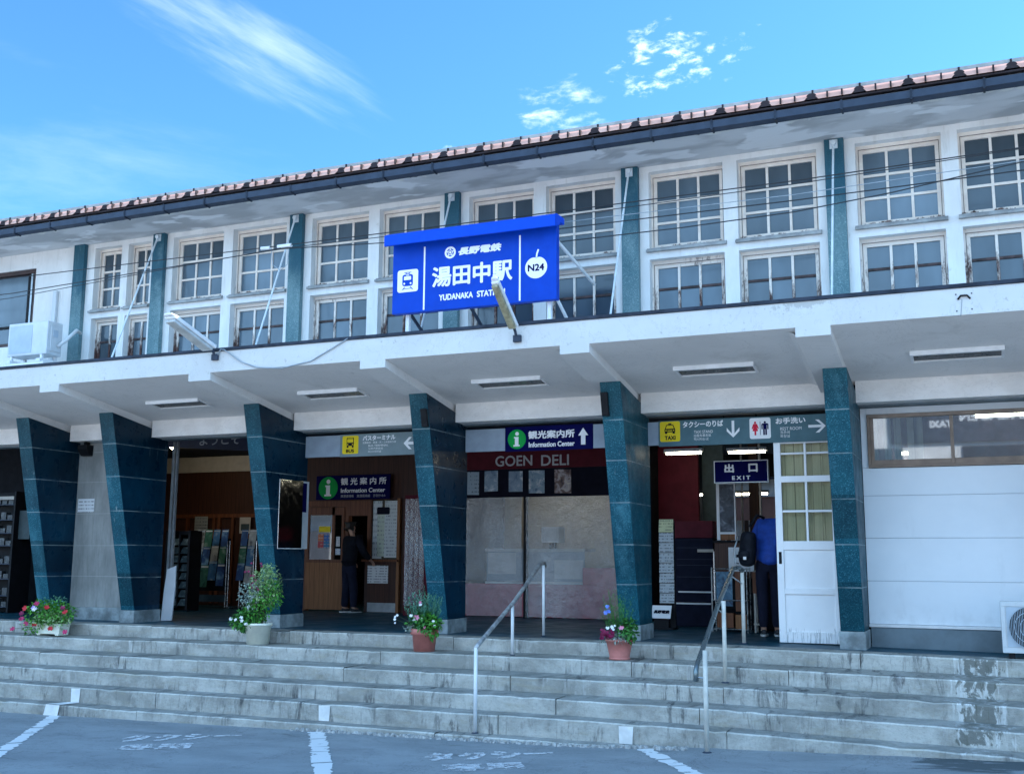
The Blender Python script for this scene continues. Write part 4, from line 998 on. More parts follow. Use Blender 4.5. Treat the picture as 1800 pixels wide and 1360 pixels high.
mb.box(cx-.033, cx+.033, yy-.003, yy-.0005, 3.458, 3.470, M['yellow'])
text(mb, 'TAXI', 8.565, 8.713, 3.340, 3.396, YD-.006, K, .003)
text(mb, 'タクシーのりば', 8.812, 9.352, 3.495, 3.578, YD-.001, W, .003); text(mb, 'TAXI STAND', 8.962, 9.213, 3.414, 3.452, YD-.001, W); text(mb, '出租车乘车处', 8.96, 9.19, 3.366, 3.404, YD-.001, W); text(mb, '택시타는곳', 8.96, 9.155, 3.318, 3.356, YD-.001, W)
def arrow(mb, cx, cz, h, wd, th, rot, y, m):
    p = [(0, -h/2), (-wd/2, -h/2+wd/2), (-wd/2, -h/2+wd/2+th*1.35), (-th/2, -h/2+th*1.5), (-th/2, h/2), (th/2, h/2), (th/2, -h/2+th*1.5), (wd/2, -h/2+wd/2+th*1.35), (wd/2, -h/2+wd/2)]
    c, s = math.cos(R(rot)), math.sin(R(rot)); mb.prism_y(y-.005, y-.0005, [(cx+a*c-b*s, cz+a*s+b*c) for a, b in p], m)
arrow(mb, 9.480, 3.452, .22, .165, .034, 0, YD, W)
mb.rrect_y(9.695, 9.965, 3.312, 3.582, YD-.005, W, .025, .0045)
def figure(mb, cx, zb, m, skirt):
    y = YD-.009; h = .178
    mb.disc_y(cx, y, zb+h*.925, h*.078, m, 16, .003)
    if skirt: pr = [(-.16, 0.0), (.16-.1, 0), (.06, .30), (.20, .30), (.115, .62), (.20, .45), (.26, .48), (.15, .80), (.09, .84), (-.09, .84), (-.15, .80), (-.26, .48), (-.20, .45), (-.115, .62), (-.20, .30), (-.06, .30), (-.06, 0)]; pr = pr[1:]
    else: pr = [(-.13, 0), (-.02, 0), (-.02, .42), (.02, .42), (.02, 0), (.13, 0), (.13, .72), (.17, .72), (.17, .42), (.25, .42), (.25, .78), (.18, .84), (-.18, .84), (-.25, .78), (-.25, .42), (-.17, .42), (-.17, .72), (-.13, .72)]
    mb.prism_y(y, y+.003, [(cx+a*h, zb+b*h) for a, b in pr], m)
figure(mb, 9.768, 3.358, M['red'], True); figure(mb, 9.893, 3.358, M['sign_navy'], False); mb.box(9.829, 9.835, YD-.009, YD-.006, 3.36, 3.535, M['sign_navy'])
text(mb, 'お手洗い', 10.030, 10.405, 3.490, 3.572, YD-.001, W, .003); text(mb, 'REST ROOM', 10.086, 10.352, 3.409, 3.449, YD-.001, W); text(mb, '洗手间', 10.084, 10.203, 3.362, 3.402, YD-.001, W); text(mb, '화장실', 10.084, 10.203, 3.315, 3.353, YD-.001, W)
arrow(mb, 10.545, 3.446, .215, .165, .034, 90, YD, W); mb.obj('lettering', t_)
plate('blank_panel', 'small pale panel left of the teal taxi sign', 'panel', 8.33, 8.476, 3.275, 3.59, YD+.005, M['sign_grey'])
# exit sign hanging in the doorway
def exit_sign(label, x0, x1, z0, z1, y, rot=0):
    t_ = thing('exit_sign', label, 'sign', ((x0+x1)/2, y, z0))
    mb = MB(); mb.box(x0+.012, x1-.012, y+.004, y+.09, z0+.012, z1-.012, M['sign_navy']); mb.obj('panel', t_)
    mb = MB()
    for a in ((x0, x1, z0, z0+.0115), (x0, x1, z1-.0115, z1), (x0, x0+.0115, z0+.0115, z1-.0115), (x1-.0115, x1, z0+.0115, z1-.0115)): mb.box(a[0], a[1], y-.002, y+.094, a[2], a[3], W)
    mb.obj('frame', t_); wd, h = x1-x0, z1-z0
    mb = MB(); text(mb, '出', x0+wd*.195, x0+wd*.375, z0+h*.46, z0+h*.85, y+.004, W, .006); text(mb, '口', x0+wd*.64, x0+wd*.81, z0+h*.46, z0+h*.84, y+.004, W, .006); text(mb, 'E X I T', x0+wd*.335, x0+wd*.67, z0+h*.13, z0+h*.31, y+.004, W, .003)
    mb.obj('lettering', t_)
    mb = MB(); mb.tube([(x0+.15, y+.045, z1), (x0+.15, y+.045, 3.98)], .008, M['black'], 6); mb.tube([(x1-.15, y+.045, z1), (x1-.15, y+.045, 3.98)], .008, M['black'], 6); mb.obj('hanger', t_)
    return t_
exit_sign('navy exit sign with white border hanging in the open doorway', 8.985, 9.737, 2.825, 3.135, 1.2)
# information centre board over the office
t_ = plate('information_sign', 'dark navy information sign with large green circle on brown slats', 'sign', .35, 2.015, 2.895, 3.365, 4.36, M['sign_navy'])
mb = MB(); info_mark(mb, .628, 3.126, .218, 4.36)
L_ = M['lettergrey']
text(mb, '観 光 案 内 所', .915, 1.935, 3.175, 3.315, 4.359, W, .004); text(mb, 'Information Center', .92, 1.91, 3.025, 3.112, 4.359, W, .003); text(mb, '旅游咨询处　旅遊諮詢處　관광안내소', .92, 1.92, 2.932, 2.988, 4.359, L_); mb.obj('lettering', t_)
# shop lettering
mb = MB(); text(mb, 'GOEN', 4.385, 5.105, 3.41, 3.60, 3.998, M['lettergrey'], .004); text(mb, 'DELI', 5.275, 5.80, 3.40, 3.59, 3.998, M['lettergrey'], .004)
tag(mb.obj('shop_lettering'), 'pale grey raised shop letters on the maroon header', 'sign')
# welcome banner half hidden behind the lintel
t_ = thing('welcome_banner', 'dark navy welcome banner half hidden behind the lintel', 'sign', (-.6, 2.4, 3.8))
mb = MB(); mb.poly([(-2.2, 2.42, 4.0), (-2.2, 2.42, 3.86), (1.2, 2.42, 3.62), (1.2, 2.42, 4.0)][::-1], M['sign_dkblue']); mb.box(-2.2, 1.2, 2.43, 2.46, 3.86, 4.0, M['sign_dkblue']); mb.obj('panel', t_)
mb = MB(); text(mb, 'ようこそ', -.98, -.06, 3.83, 4.03, 2.415, L_, .004); mb.obj('lettering', t_)

# ================================================================== LAMPS
def floodlight(label, x, z, dirv, ln, lens, wd=.16):
    t_ = thing('floodlight', label, 'lamp', (x, YF, z))
    d = Vector(dirv).normalized(); a = Vector((x, YF-.06, z+.03)); sx = Vector((1, 0, 0)); n = sx.cross(d).normalized()
    if n.z < 0: n = -n
    def bx(u0, u1, v0, v1, w0, w1, m, mb, tp=0):
        i = len(mb.v); k = mb.mid(m)
        for uu, sc in ((u0, 1), (u1, 1-tp)):
            for vv, ww in ((v0, w0), (v1, w0), (v1, w1), (v0, w1)): p = a+d*uu+sx*vv*sc+n*ww; mb.v.append(tuple(p))
        for f in ((0, 1, 2, 3), (7, 6, 5, 4), (0, 4, 5, 1), (1, 5, 6, 2), (2, 6, 7, 3), (3, 7, 4, 0)): mb.f.append(tuple(i+q for q in f)); mb.mi.append(k)
    mb = MB(); bx(.06, ln, -wd/2, wd/2, -.0, .055, M['white_metal'], mb, .12); bx(ln-.002, ln+.05, -wd/2*.88, wd/2*.88, .02, .05, M['white_metal'], mb, .3); mb.obj('housing', t_, .012)
    mb = MB(); bx(.09, ln-.02, -wd/2*.86, wd/2*.86, -.05, -.002, lens, mb, .12); mb.obj('lens', t_, .015)
    mb = MB(); mb.tube([tuple(a+d*.10+n*.02), tuple(a+d*.0), (x, YF-.03, z-.03)], .018, M['gutter'], 8); mb.obj('arm', t_)
    mb = MB(); mb.box(x-.04, x+.06, YF-.05, YF-.005, z-.085, z+.0, M['gutter']); mb.obj('junction_box', t_, .006)
    return t_
floodlight('white floodlight with clear lens raised on the fascia left of the blue sign', 2.90, 4.50, (-.12, -.80, .33), .84, M['lens'], .20)
floodlight('tan floodlight leaning out in front of the blue sign', 7.37, 4.42, (-.0, -.62, .46), .78, M['lens_tan'], .11)
for i in range(-1, 7):
    x0 = i*S+.83 if i >= 0 else None
    if x0 is None: continue
    lab = {0: 'leftmost recessed canopy light, above the open dark entrance', 1: 'recessed canopy light above the yellow bus sign', 2: 'recessed canopy light above the shop with vinyl sheets', 3: 'recessed canopy light above the yellow taxi square', 4: 'recessed canopy light above the bronze window strip', 5: 'unlit recessed canopy light beyond the window strip', 6: 'unlit recessed canopy light at the far right end'}[i]
    t_ = thing('canopy_light', lab, 'ceiling light', (x0+.49, -.93, sof(-.93)), 'recessed lights under the canopy')
    mb = MB(); y0, y1 = -1.10, -.74
    zf = lambda y: sof(y)-.001
    def slab(xa, xb, ya, yb, d, m): mb.prism_x(xa, xb, [(ya, zf(ya)-d), (ya, zf(ya)), (yb, zf(yb)), (yb, zf(yb)-d)], m)
    slab(x0, x0+.98, y0, y0+.03, .05, M['white_metal']); slab(x0+.03, x0+.95, y1-.035, y1, .022, M['white_metal']); slab(x0, x0+.03, y0+.031, y1, .022, M['white_metal']); slab(x0+.95, x0+.98, y0+.031, y1, .022, M['white_metal']); mb.obj('frame', t_)
    mb = MB(); slab(x0+.031, x0+.949, y0+.031, y1-.036, .006, M['lens_dark']); mb.obj('diffuser', t_)
def tube_lamp(label, x0, x1, y, z):
    t_ = thing('strip_light', label, 'ceiling light', ((x0+x1)/2, y, z))
    mb = MB(); mb.box(x0-.03, x1+.03, y-.05, y+.05, z+.02, z+.07, M['plastic_white']); mb.obj('fitting', t_)
    mb = MB(); mb.tube([(x0, y, z), (x1, y, z)], .022, M['tube'], 10); mb.obj('tube', t_)
tube_lamp('lit strip light left in the exit hall, above the dark slatted cabinet', 7.69, 8.27, 3.5, 3.49); tube_lamp('lit strip light right above the exit sign', 8.72, 9.30, 3.5, 3.475)
tube_lamp('lit strip light in the office behind the right of the window strip', 12.40, 13.5, 1.6, 3.66); tube_lamp('lit strip light in the office low behind the left of the window strip', 10.75+.6, 11.55, 2.4, 3.27)
tube_lamp('lit strip light over the platform behind the exit', 7.2, 8.6, 7.6, 3.05)
tube_lamp('lit strip light inside the information office', .4, 1.6, 5.4, 3.3)
tube_lamp('lit strip light in the shop behind the vinyl sheets', 4.4, 5.6, 5.3, 3.1)
mb = MB(); mb.disc_y(0, 0, 0, .001, W, 3)
t_ = thing('ceiling_lamp', 'small glowing round lamp under the hall ceiling', 'ceiling light', (-2.48, 3.5, 3.93))
mb = MB(); mb.lathe(-2.48, 3.5, [(.03, 3.915), (.085, 3.93), (.095, 3.95), (.06, 3.978)], M['lamp_small'], 16); mb.obj('shade', t_)

# ================================================================== OVERHEAD CABLES
def wire(label, pts, r=.0075, m=None, group='cables in front of the upper windows'):
    mb = MB(); P = []
    for (a, b) in zip(pts, pts[1:]):
        for q in range(6):
            f = q/6; P.append((a[0]+(b[0]-a[0])*f, a[1]+(b[1]-a[1])*f, a[2]+(b[2]-a[2])*f))
    P.append(pts[-1]); mb.tube(P, r, m or M['cable'], 6); return tag(mb.obj('overhead_cable', None, 0, True), label, 'cable', group)
wire('uppermost black cable crossing the upper windows', [(-10, -.8, 6.50), (-2.75, -.8, 6.42), (.53, -.8, 6.40), (3.0, -.8, 6.38), (7.4, -.8, 6.36), (10.54, -.8, 6.37), (13.1, -.8, 6.42), (20, -.8, 6.55)])
wire('second black cable from the top, just under the uppermost one', [(3.0, -.82, 6.33), (7.4, -.82, 6.28), (10.54, -.82, 6.32), (13.1, -.82, 6.40), (20, -.82, 6.6)], .0055)
wire('third cable from the top, dipping behind the blue sign', [(-10, -.8, 6.16), (-2.4, -.8, 6.15), (.54, -.8, 6.25), (3.0, -.8, 6.33), (5.2, -.8, 6.2), (7.4, -.8, 6.12), (10.53, -.8, 6.12), (13.1, -.8, 6.15), (20, -.8, 6.3)])
wire('thin pale cable between the third and lowest cable at right', [(7.4, -.84, 6.19), (10.53, -.84, 6.18), (13.1, -.84, 6.25), (20, -.84, 6.45)], .0045, M['cable_grey'])
wire('lowest black cable, climbing steeply at the right end', [(7.4, -.86, 5.92), (9.1, -.86, 5.92), (10.52, -.86, 5.955), (11.63, -.86, 6.05), (13.06, -.86, 6.23), (20, -.86, 7.2)])
wire('lower left cable running below the uppermost one', [(-10, -.86, 5.95), (-2.4, -.86, 6.05), (.5, -.86, 6.2), (3.0, -.84, 6.33)], .0055)
t_ = thing('cable_clamp', 'white ceramic cable clamp on the second teal pilaster', 'clamp', (2.9, -.8, 6.36))
mb = MB(); mb.tube([(2.62, -.80, 6.375), (2.78, -.80, 6.37)], .028, M['white_metal'], 8); mb.tube([(2.92, -.8, 6.37), (3.16, -.8, 6.37)], .03, M['white_metal'], 8); mb.obj('insulator', t_)
mb = MB(); mb.tube([(2.80, -.8, 6.36), (2.84, -.8, 6.1), (2.98, -.8, 6.0), (3.1, -.8, 6.08), (3.12, -.8, 6.34)], .006, M['cable_grey'], 6); mb.obj('loop', t_)
mb = MB(); mb.tube([(2.93, YF-.03, 4.44), (3.0, YF-.03, 4.56), (3.06, YF-.03, 4.55), (3.35, YF-.02, 4.36), (3.6, YF-.02, 4.27), (4.0, YF-.02, 4.235), (4.45, YF-.02, 4.30), (4.8, YF-.02, 4.46), (5.0, YF-.02, 4.56)], .008, M['cable_grey'], 6)
tag(mb.obj('lamp_cable', None, 0, True), 'thin grey cable sagging along the white fascia from the left floodlight', 'cable')
t_ = thing('bracket_scar', 'broken bracket stub with screw holes on the fascia at right', 'bracket', (12.35, YF, 4.45))
mb = MB(); cx = 12.35
mb.tube([(cx-.06, YF-.008, 4.42), (cx-.03, YF-.02, 4.455), (cx+.03, YF-.02, 4.455), (cx+.06, YF-.008, 4.42)], .010, M['black'], 6)
mb.tube([(cx-.02, YF-.007, 4.42), (cx-.04, YF-.007, 4.24)], .003, M['cable_grey'], 5)
for a, b in ((-.075, .475), (.075, .475), (-.075, .30), (.07, .31)): mb.disc_y(cx+a, YF-.008, 4.0+b, .008, M['gutter'], 10, .003)
mb.obj('stub', t_)

# ================================================================== AIR CONDITIONERS
t_ = thing('air_conditioner', 'white outdoor air conditioner unit standing on the canopy at left', 'air conditioner', (-1.9, -.75, 4.6))
x0, x1, y0, y1, z0, z1 = -2.335, -1.47, -.9, -.58, 5.03, 5.585
mb = MB(); mb.box(x0, x1, y0, y1, z0, z1, M['plastic_white']); bd = mb.obj('body', t_, .015)
mb = MB(); mb.box(x0+.04, x1-.33, y0-.006, y0-.0005, z0+.04, z1-.05, M['plastic_grey']); mb.obj('fan_panel', bd, .003)
mb = MB(); mb.box(x1+.0005, x1+.02, y0+.06, y1-.03, z0+.06, z1-.07, M['plastic_white']); mb.box(x1+.021, x1+.03, y0+.10, y0+.2, z1-.26, z1-.14, M['plastic_grey']); mb.obj('service_cover', bd, .006)
mb = MB(); mb.tube([(x1+.03, y1-.12, z0+.15), (x1+.12, y1-.05, z0+.25), (x1+.2, y1+.1, z0+.45), (x1-.1, -.10, z0+.5)], .03, M['plastic_white'], 8); mb.obj('pipe', t_, 0, True)
mb = MB()
for x in (x0+.05, x1-.15): mb.box(x, x+.09, y0-.06, y1+.06, 4.90, 4.955, M['white_metal']); mb.box(x+.02, x+.06, y0, y0+.04, 4.955, z0-.001, M['white_metal']); mb.box(x+.02, x+.06, y1-.04, y1, 4.955, z0-.001, M['white_metal'])
mb.box(x0-.02, x1, y0-.05, y0-.01, 4.856, 4.899, M['white_metal']); mb.box(x0-.02, x1, y1+.01, y1+.05, 4.856, 4.899, M['white_metal'])
for x in (x0+.05, x1-.1):
    for y in (y0-.03, y1+.03): mb.box(x, x+.03, y-.015, y+.015, 4.53, 4.855, M['gutter'])
mb.obj('stand', t_)
t_ = thing('air_conditioner', 'white air conditioner unit with round fan grille on the top step', 'air conditioner', (12.9, -.4, .72))
x0, x1, y0, y1, z0, z1 = 12.525, 13.33, -.57, -.27, .775, 1.325
mb = MB(); mb.box(x0, x1, y0+.008, y1, z0, z1, M['plastic_white']); mb.box(x0, x1, y0, y0+.0075, z1-.05, z1, M['plastic_white']); mb.box(x0, x1, y0, y0+.0075, z0, z0+.06, M['plastic_white']); mb.box(x0, x0+.045, y0, y0+.0075, z0+.06, z1-.05, M['plastic_white']); mb.box(x0+.56, x1, y0, y0+.0075, z0+.06, z1-.05, M['plastic_white']); bd = mb.obj('body', t_, .004)
mb = MB(); cx, cz = x0+.30, (z0+z1)/2; mb.box(x0+.055, x0+.555, y0+.002, y0+.0078, z0+.065, z1-.055, M['plastic_grey']); mb.disc_y(cx, y0-.002, cz, .225, M['black'], 40, .0035); mb.obj('fan_opening', t_)
mb = MB()
for q in range(-14, 15):
    x = cx+q*.0165; h = math.sqrt(max(0, .228**2-(q*.0165)**2))
    if h > .02: mb.tube([(x, y0-.012, cz-h), (x, y0-.016, cz), (x, y0-.012, cz+h)], .0028, M['plastic_grey'], 4)
for r_ in (.06, .115, .17, .228): mb.tube([(cx+r_*math.cos(R(a)), y0-.016, cz+r_*math.sin(R(a))) for a in range(0, 361, 12)], .0035, M['plastic_grey'], 4, False)
mb.obj('grille', t_)
mb = MB(); mb.box(x0+.06, x0+.12, y0+.02, y1-.02, .70, z0-.001, M['black']); mb.box(x1-.12, x1-.06, y0+.02, y1-.02, .70, z0-.001, M['black']); mb.obj('foot', t_)

# ================================================================== HANDRAILS
def gpt(x, y):
    for k in range(6):
        if y >= lin(EDGE[k], x): return ZS[k]+pz(x)
    return gz(x)
def handrail(label, posts, rail, mr, mp, r=.021, group='handrails on the steps'):
    t_ = thing('handrail', label, 'handrail', (posts[1][0], posts[1][1], gpt(posts[1][0], posts[1][1])), group)
    for (x, y, zt, rr) in posts:
        zb = gpt(x, y); mb = MB(); mb.tube([(x, y, zb-.02), (x, y, zt)], rr, mp, 12); mb.lathe(x, y, [(rr*1.9, zb-.005), (rr*1.9, zb+.004), (rr*1.1, zb+.012)], M['gutter'], 14); mb.obj('post', t_, 0, True)
    mb = MB(); mb.tube(rail, r, mr, 12); mb.obj('rail', t_, 0, True); return t_
handrail('worn grey handrail with white posts in front of the shop', [(6.93, -.10, 1.685, .019), (6.955, -1.22, 1.215, .020), (7.20, -2.82, .80, .021)], [(6.935, -.055, 1.665), (6.932, -.09, 1.71), (6.93, -.22, 1.70), (6.957, -1.18, 1.235), (7.19, -2.72, .835), (7.2, -2.83, .79)], M['steel_worn'], M['white_metal'], .025)
t_ = handrail('dark handrail with cream steel posts in front of the white sliding door', [(9.62, -.20, 1.64, .024), (9.67, -1.55, 1.31, .024), (9.81, -3.10, .885, .024)], [(9.62, -.205, 1.63), (9.60, -.28, 1.672), (9.555, -.42, 1.665), (9.60, -1.50, 1.27), (9.70, -2.98, .73), (9.705, -3.05, .685), (9.705, -3.055, .58)], M['rail_dark'], M['cream_post'], .026)
mb = MB()
for a, b in (((9.67, -1.55, 1.17), (9.607, -1.6, 1.22)), ((9.81, -3.1, .62), (9.71, -3.05, .62)), ((9.62, -.20, 1.47), (9.56, -.62, 1.58))): mb.tube([a, b], .009, M['steel'], 6)
mb.obj('rail_bracket', t_)

# ================================================================== PEOPLE
def grow(name, J, E_, root, mat_, parent, sub=2):
    ks = list(J); me = bpy.data.meshes.new(name); me.from_pydata([J[k][0] for k in ks], [(ks.index(a), ks.index(b)) for a, b in E_], [])
    o = bpy.data.objects.new(name, me); COL.objects.link(o)
    o.modifiers.new('skin', 'SKIN').use_smooth_shade = True
    sv_ = me.skin_vertices[0].data
    for i, k in enumerate(ks):
        r = J[k][1]; sv_[i].radius = r if isinstance(r, tuple) else (r, r); sv_[i].use_root = (k == root)
    s = o.modifiers.new('sub', 'SUBSURF'); s.levels = sub; s.render_levels = sub
    bpy.context.view_layer.update()
    m2 = bpy.data.meshes.new_from_object(o.evaluated_get(bpy.context.evaluated_depsgraph_get()))
    bpy.data.objects.remove(o); bpy.data.meshes.remove(me)
    m2.name = name; m2.materials.clear(); m2.materials.append(mat_)
    m2.polygons.foreach_set('use_smooth', [True]*len(m2.polygons))
    o = bpy.data.objects.new(name, m2); COL.objects.link(o)
    o.parent = parent; o.matrix_parent_inverse = parent.matrix_world.inverted(); return o
def xf(loc, rz, sc=1.0):
    Mx = Matrix.Translation(loc) @ Matrix.Rotation(R(rz), 4, 'Z') @ Matrix.Scale(sc, 4)
    return lambda p: tuple(Mx @ Vector(p))
def person(label, loc, rz, sc, top_m, leg_m, hair_m, lean, hands, feet, headturn=(0, 0), cap=None):
    """figure faces local +y; lean moves the shoulders; hands = (left hand, right hand) points"""
    T = xf(loc, rz, sc); root = thing('person', label, 'person', loc)
    lx, ly = lean; nk = (lx, ly, 1.44); hd = (lx+headturn[0], ly+.03+headturn[1], 1.61)
    sh = [(lx-.19, ly, 1.385), (lx+.19, ly, 1.385)]; hip = [(-.085, 0, .92), (.085, 0, .92)]
    def elbow(s, h, out): m_ = (Vector(s)+Vector(h))/2; return tuple(m_+Vector(out))
    el = [elbow(sh[0], hands[0], (-.07, -.06, -.06)), elbow(sh[1], hands[1], (.07, -.06, -.06))]
    kn = [((hip[i][0]+feet[i][0])/2, (feet[i][1])/2+.03, .49) for i in (0, 1)]
    an = [(feet[i][0], feet[i][1], .08) for i in (0, 1)]
    J = {'pel': (T((0, 0, .95)), .10), 'sp': (T((lx*.4, ly*.4, 1.14)), .11), 'ch': (T((lx*.9, ly*.9, 1.30)), .12), 'nk': (T(nk), .052), 'nk2': (T(((nk[0]+hd[0])/2, (nk[1]+hd[1])/2, 1.50)), .05),
         'hd': (T(hd), (.075, .088)), 'tp': (T((hd[0], hd[1]-.01, 1.69)), (.062, .074))}
    E_ = [('pel', 'sp'), ('sp', 'ch'), ('ch', 'nk'), ('nk', 'nk2'), ('nk2', 'hd'), ('hd', 'tp')]
    for i, n in enumerate('lr'):
        wr = Vector(hands[i]); d = (wr-Vector(el[i])).normalized(); p1 = wr+d*.07
        J['s'+n] = (T(sh[i]), .055); J['e'+n] = (T(el[i]), .040); J['w'+n] = (T(hands[i]), .026); J['p'+n] = (T(tuple(p1)), (.034, .018))
        E_ += [('ch', 's'+n), ('s'+n, 'e'+n), ('e'+n, 'w'+n), ('w'+n, 'p'+n)]
        side = d.cross(Vector((0, 0, 1)));  side = side.normalized() if side.length > .1 else Vector((1, 0, 0)); dn = side.cross(d)
        for q, (off, ln) in enumerate(((-.028, .058), (-.010, .070), (.009, .066), (.027, .050))):
            a = p1+d*.03+side*off; b = a+d*ln*.55-dn*.008; c = b+d*ln*.45-dn*.025
            J[f'f{q}a{n}'] = (T(tuple(a)), .009); J[f'f{q}b{n}'] = (T(tuple(b)), .008); J[f'f{q}c{n}'] = (T(tuple(c)), .0065)
            E_ += [('p'+n, f'f{q}a{n}'), (f'f{q}a{n}', f'f{q}b{n}'), (f'f{q}b{n}', f'f{q}c{n}')]
        sg_ = 1 if i == 0 else -1
        a = wr+d*.03+side*.035*sg_; b = a+d*.035+side*.012*sg_
        J['t1'+n] = (T(tuple(a)), .010); J['t2'+n] = (T(tuple(b)), .008); E_ += [('w'+n, 't1'+n), ('t1'+n, 't2'+n)]
        J['h'+n] = (T(hip[i]), .085); J['k'+n] = (T(kn[i]), .055); J['a'+n] = (T(an[i]), .042); J['o'+n] = (T((feet[i][0], feet[i][1]+.13, .045)), (.042, .03))
        E_ += [('pel', 'h'+n), ('h'+n, 'k'+n), ('k'+n, 'a'+n), ('a'+n, 'o'+n)]
    body = grow('body', J, E_, 'pel', M['skin'], root, 2)
    # face: nose, eyes, mouth line, ears
    mb = MB(); f = Vector((headturn[0]*1.5, 1, headturn[1]*0)).normalized(); rt = Vector((f.y, -f.x, 0)); H = Vector(hd)
    for s in (-1, 1):
        e = H+f*.083+rt*s*.030+Vector((0, 0, .012)); mb.lathe(*T(tuple(e))[:2], [(.004, T(tuple(e))[2]-.006), (.010, T(tuple(e))[2]), (.004, T(tuple(e))[2]+.006)], M['ink'], 8)
    n0 = H+f*.085+Vector((0, 0, .005)); mb.tube([T(tuple(n0+Vector((0, 0, .02)))), T(tuple(n0+f*.022+Vector((0, 0, -.022)))), T(tuple(n0+Vector((0, 0, -.03))))], [.008, .013, .009], M['skin'], 8)
    for s in (-1, 1):
        e = H+rt*s*.076; mb.tube([T(tuple(e+Vector((0, 0, .03)))), T(tuple(e+rt*s*.014+Vector((0, 0, .0)))), T(tuple(e+Vector((0, 0, -.03))))], [.008, .012, .007], M['skin'], 8)
    mo = H+f*.080+Vector((0, 0, -.045)); mb.tube([T(tuple(mo-rt*.022)), T(tuple(mo+f*.004)), T(tuple(mo+rt*.022))], .0045, M['maroon_wall'], 6)
    fo_ = mb.obj('face', body, 0, True)
    K_ = {'hd': (T((hd[0], hd[1]-.012, 1.635)), (.086, .094)), 'tp': (T((hd[0], hd[1]-.016, 1.70)), (.068, .076)), 'bk': (T((hd[0]-f.x*.03, hd[1]-f.y*.035, 1.57)), (.066, .06))}
    grow('hair', K_, [('hd', 'tp'), ('hd', 'bk')], 'hd', hair_m, root, 2)
    if cap:
        K_ = {'hd': (T((hd[0], hd[1], 1.668)), (.096, .106)), 'tp': (T((hd[0], hd[1]-.01, 1.715)), (.074, .082))}
        c_ = grow('cap', K_, [('hd', 'tp')], 'hd', cap, root, 2)
        mb = MB(); base = Vector((hd[0], hd[1], 1.655))
        pr = [base+rt*.072+f*.06, base+rt*.06+f*.13, base+f*.165, base-rt*.06+f*.13, base-rt*.072+f*.06]
        mb.poly([T(tuple(p)) for p in pr], cap); mb.poly([T(tuple(p+Vector((0, 0, .012)))) for p in pr][::-1], cap)
        for q in range(5): a, b = pr[q], pr[(q+1) % 5]; mb.poly([T(tuple(a)), T(tuple(b)), T(tuple(b+Vector((0, 0, .012)))), T(tuple(a+Vector((0, 0, .012))))], cap)
        mb.obj('peak', c_)
    # jacket
    K_ = {'low': (T((0, 0, .84)), (.188, .150)), 'pel': (T((0, 0, .97)), (.188, .150)), 'sp': (T((lx*.4, ly*.4, 1.13)), (.188, .148)), 'ch': (T((lx*.85, ly*.85, 1.29)), (.200, .148)), 'nk': (T((nk[0], nk[1]-.005, 1.435)), (.085, .075))}
    E2 = [('low', 'pel'), ('pel', 'sp'), ('sp', 'ch'), ('ch', 'nk')]
    for i, n in enumerate('lr'):
        wr = Vector(hands[i]); cu = wr+(Vector(el[i])-wr).normalized()*.02
        K_['s'+n] = (T(sh[i]), .092); K_['e'+n] = (T(el[i]), .074); K_['w'+n] = (T(tuple(cu)), .052); E2 += [('ch', 's'+n), ('s'+n, 'e'+n), ('e'+n, 'w'+n)]
    grow('jacket', K_, E2, 'sp', top_m, root, 2)
    K_ = {'wst': (T((0, 0, 1.02)), (.150, .115)), 'pel': (T((0, 0, .92)), (.158, .120))}; E2 = [('wst', 'pel')]
    for i, n in enumerate('lr'):
        K_['h'+n] = (T((hip[i][0], 0, .83)), .098); K_['k'+n] = (T(kn[i]), .086); K_['a'+n] = (T((an[i][0], an[i][1]+.01, .085)), .070); E2 += [('pel', 'h'+n), ('h'+n, 'k'+n), ('k'+n, 'a'+n)]
    grow('trousers', K_, E2, 'pel', leg_m, root, 2)
    for i in (0, 1):
        fx, fy = feet[i]; K_ = {'b': (T((fx, fy-.05, .055)), (.042, .040)), 'm': (T((fx, fy+.06, .050)), (.048, .034)), 't': (T((fx, fy+.16, .042)), (.042, .026))}
        so = grow('shoe', K_, [('b', 'm'), ('m', 't')], 'm', M['shoe'], root, 2)
        mb = MB(); pr = [(fx+.05*math.cos(a)*(.9 if math.sin(a) < 0 else 1), fy+.055+.155*math.sin(a)) for a in [2*math.pi*q/20 for q in range(20)]]
        lo = [T((a, b, .004)) for a, b in pr]; hi = [T((a, b, .026)) for a, b in pr]
        mb.poly(lo[::-1], M['sole']); mb.poly(hi, M['sole'])
        for q in range(20): mb.poly([lo[q], lo[(q+1) % 20], hi[(q+1) % 20], hi[q]], M['sole'])
        mb.obj('sole', so)
    return root
FZ = .752
person('person in dark cap, black jacket and dark trousers standing at the information counter', (1.36, 4.02, FZ), -24, .985, M['cloth_black'], M['cloth_navy'], M['hair'], (.03, .05), ((-.20, .22, .98), (.27, .30, 1.00)), ((-.11, -.02), (.10, .05)), (-.10, .0), M['cloth_black'])
person('person in blue jacket and dark trousers entering through the exit doorway', (9.70, 1.20, FZ), 8, 1.09, M['cloth_blue'], M['cloth_navy'], M['hair'], (.10, .16), ((-.16, .34, .98), (.36, .30, .98)), ((-.075, -.02), (.085, .03)), (.10, .12))
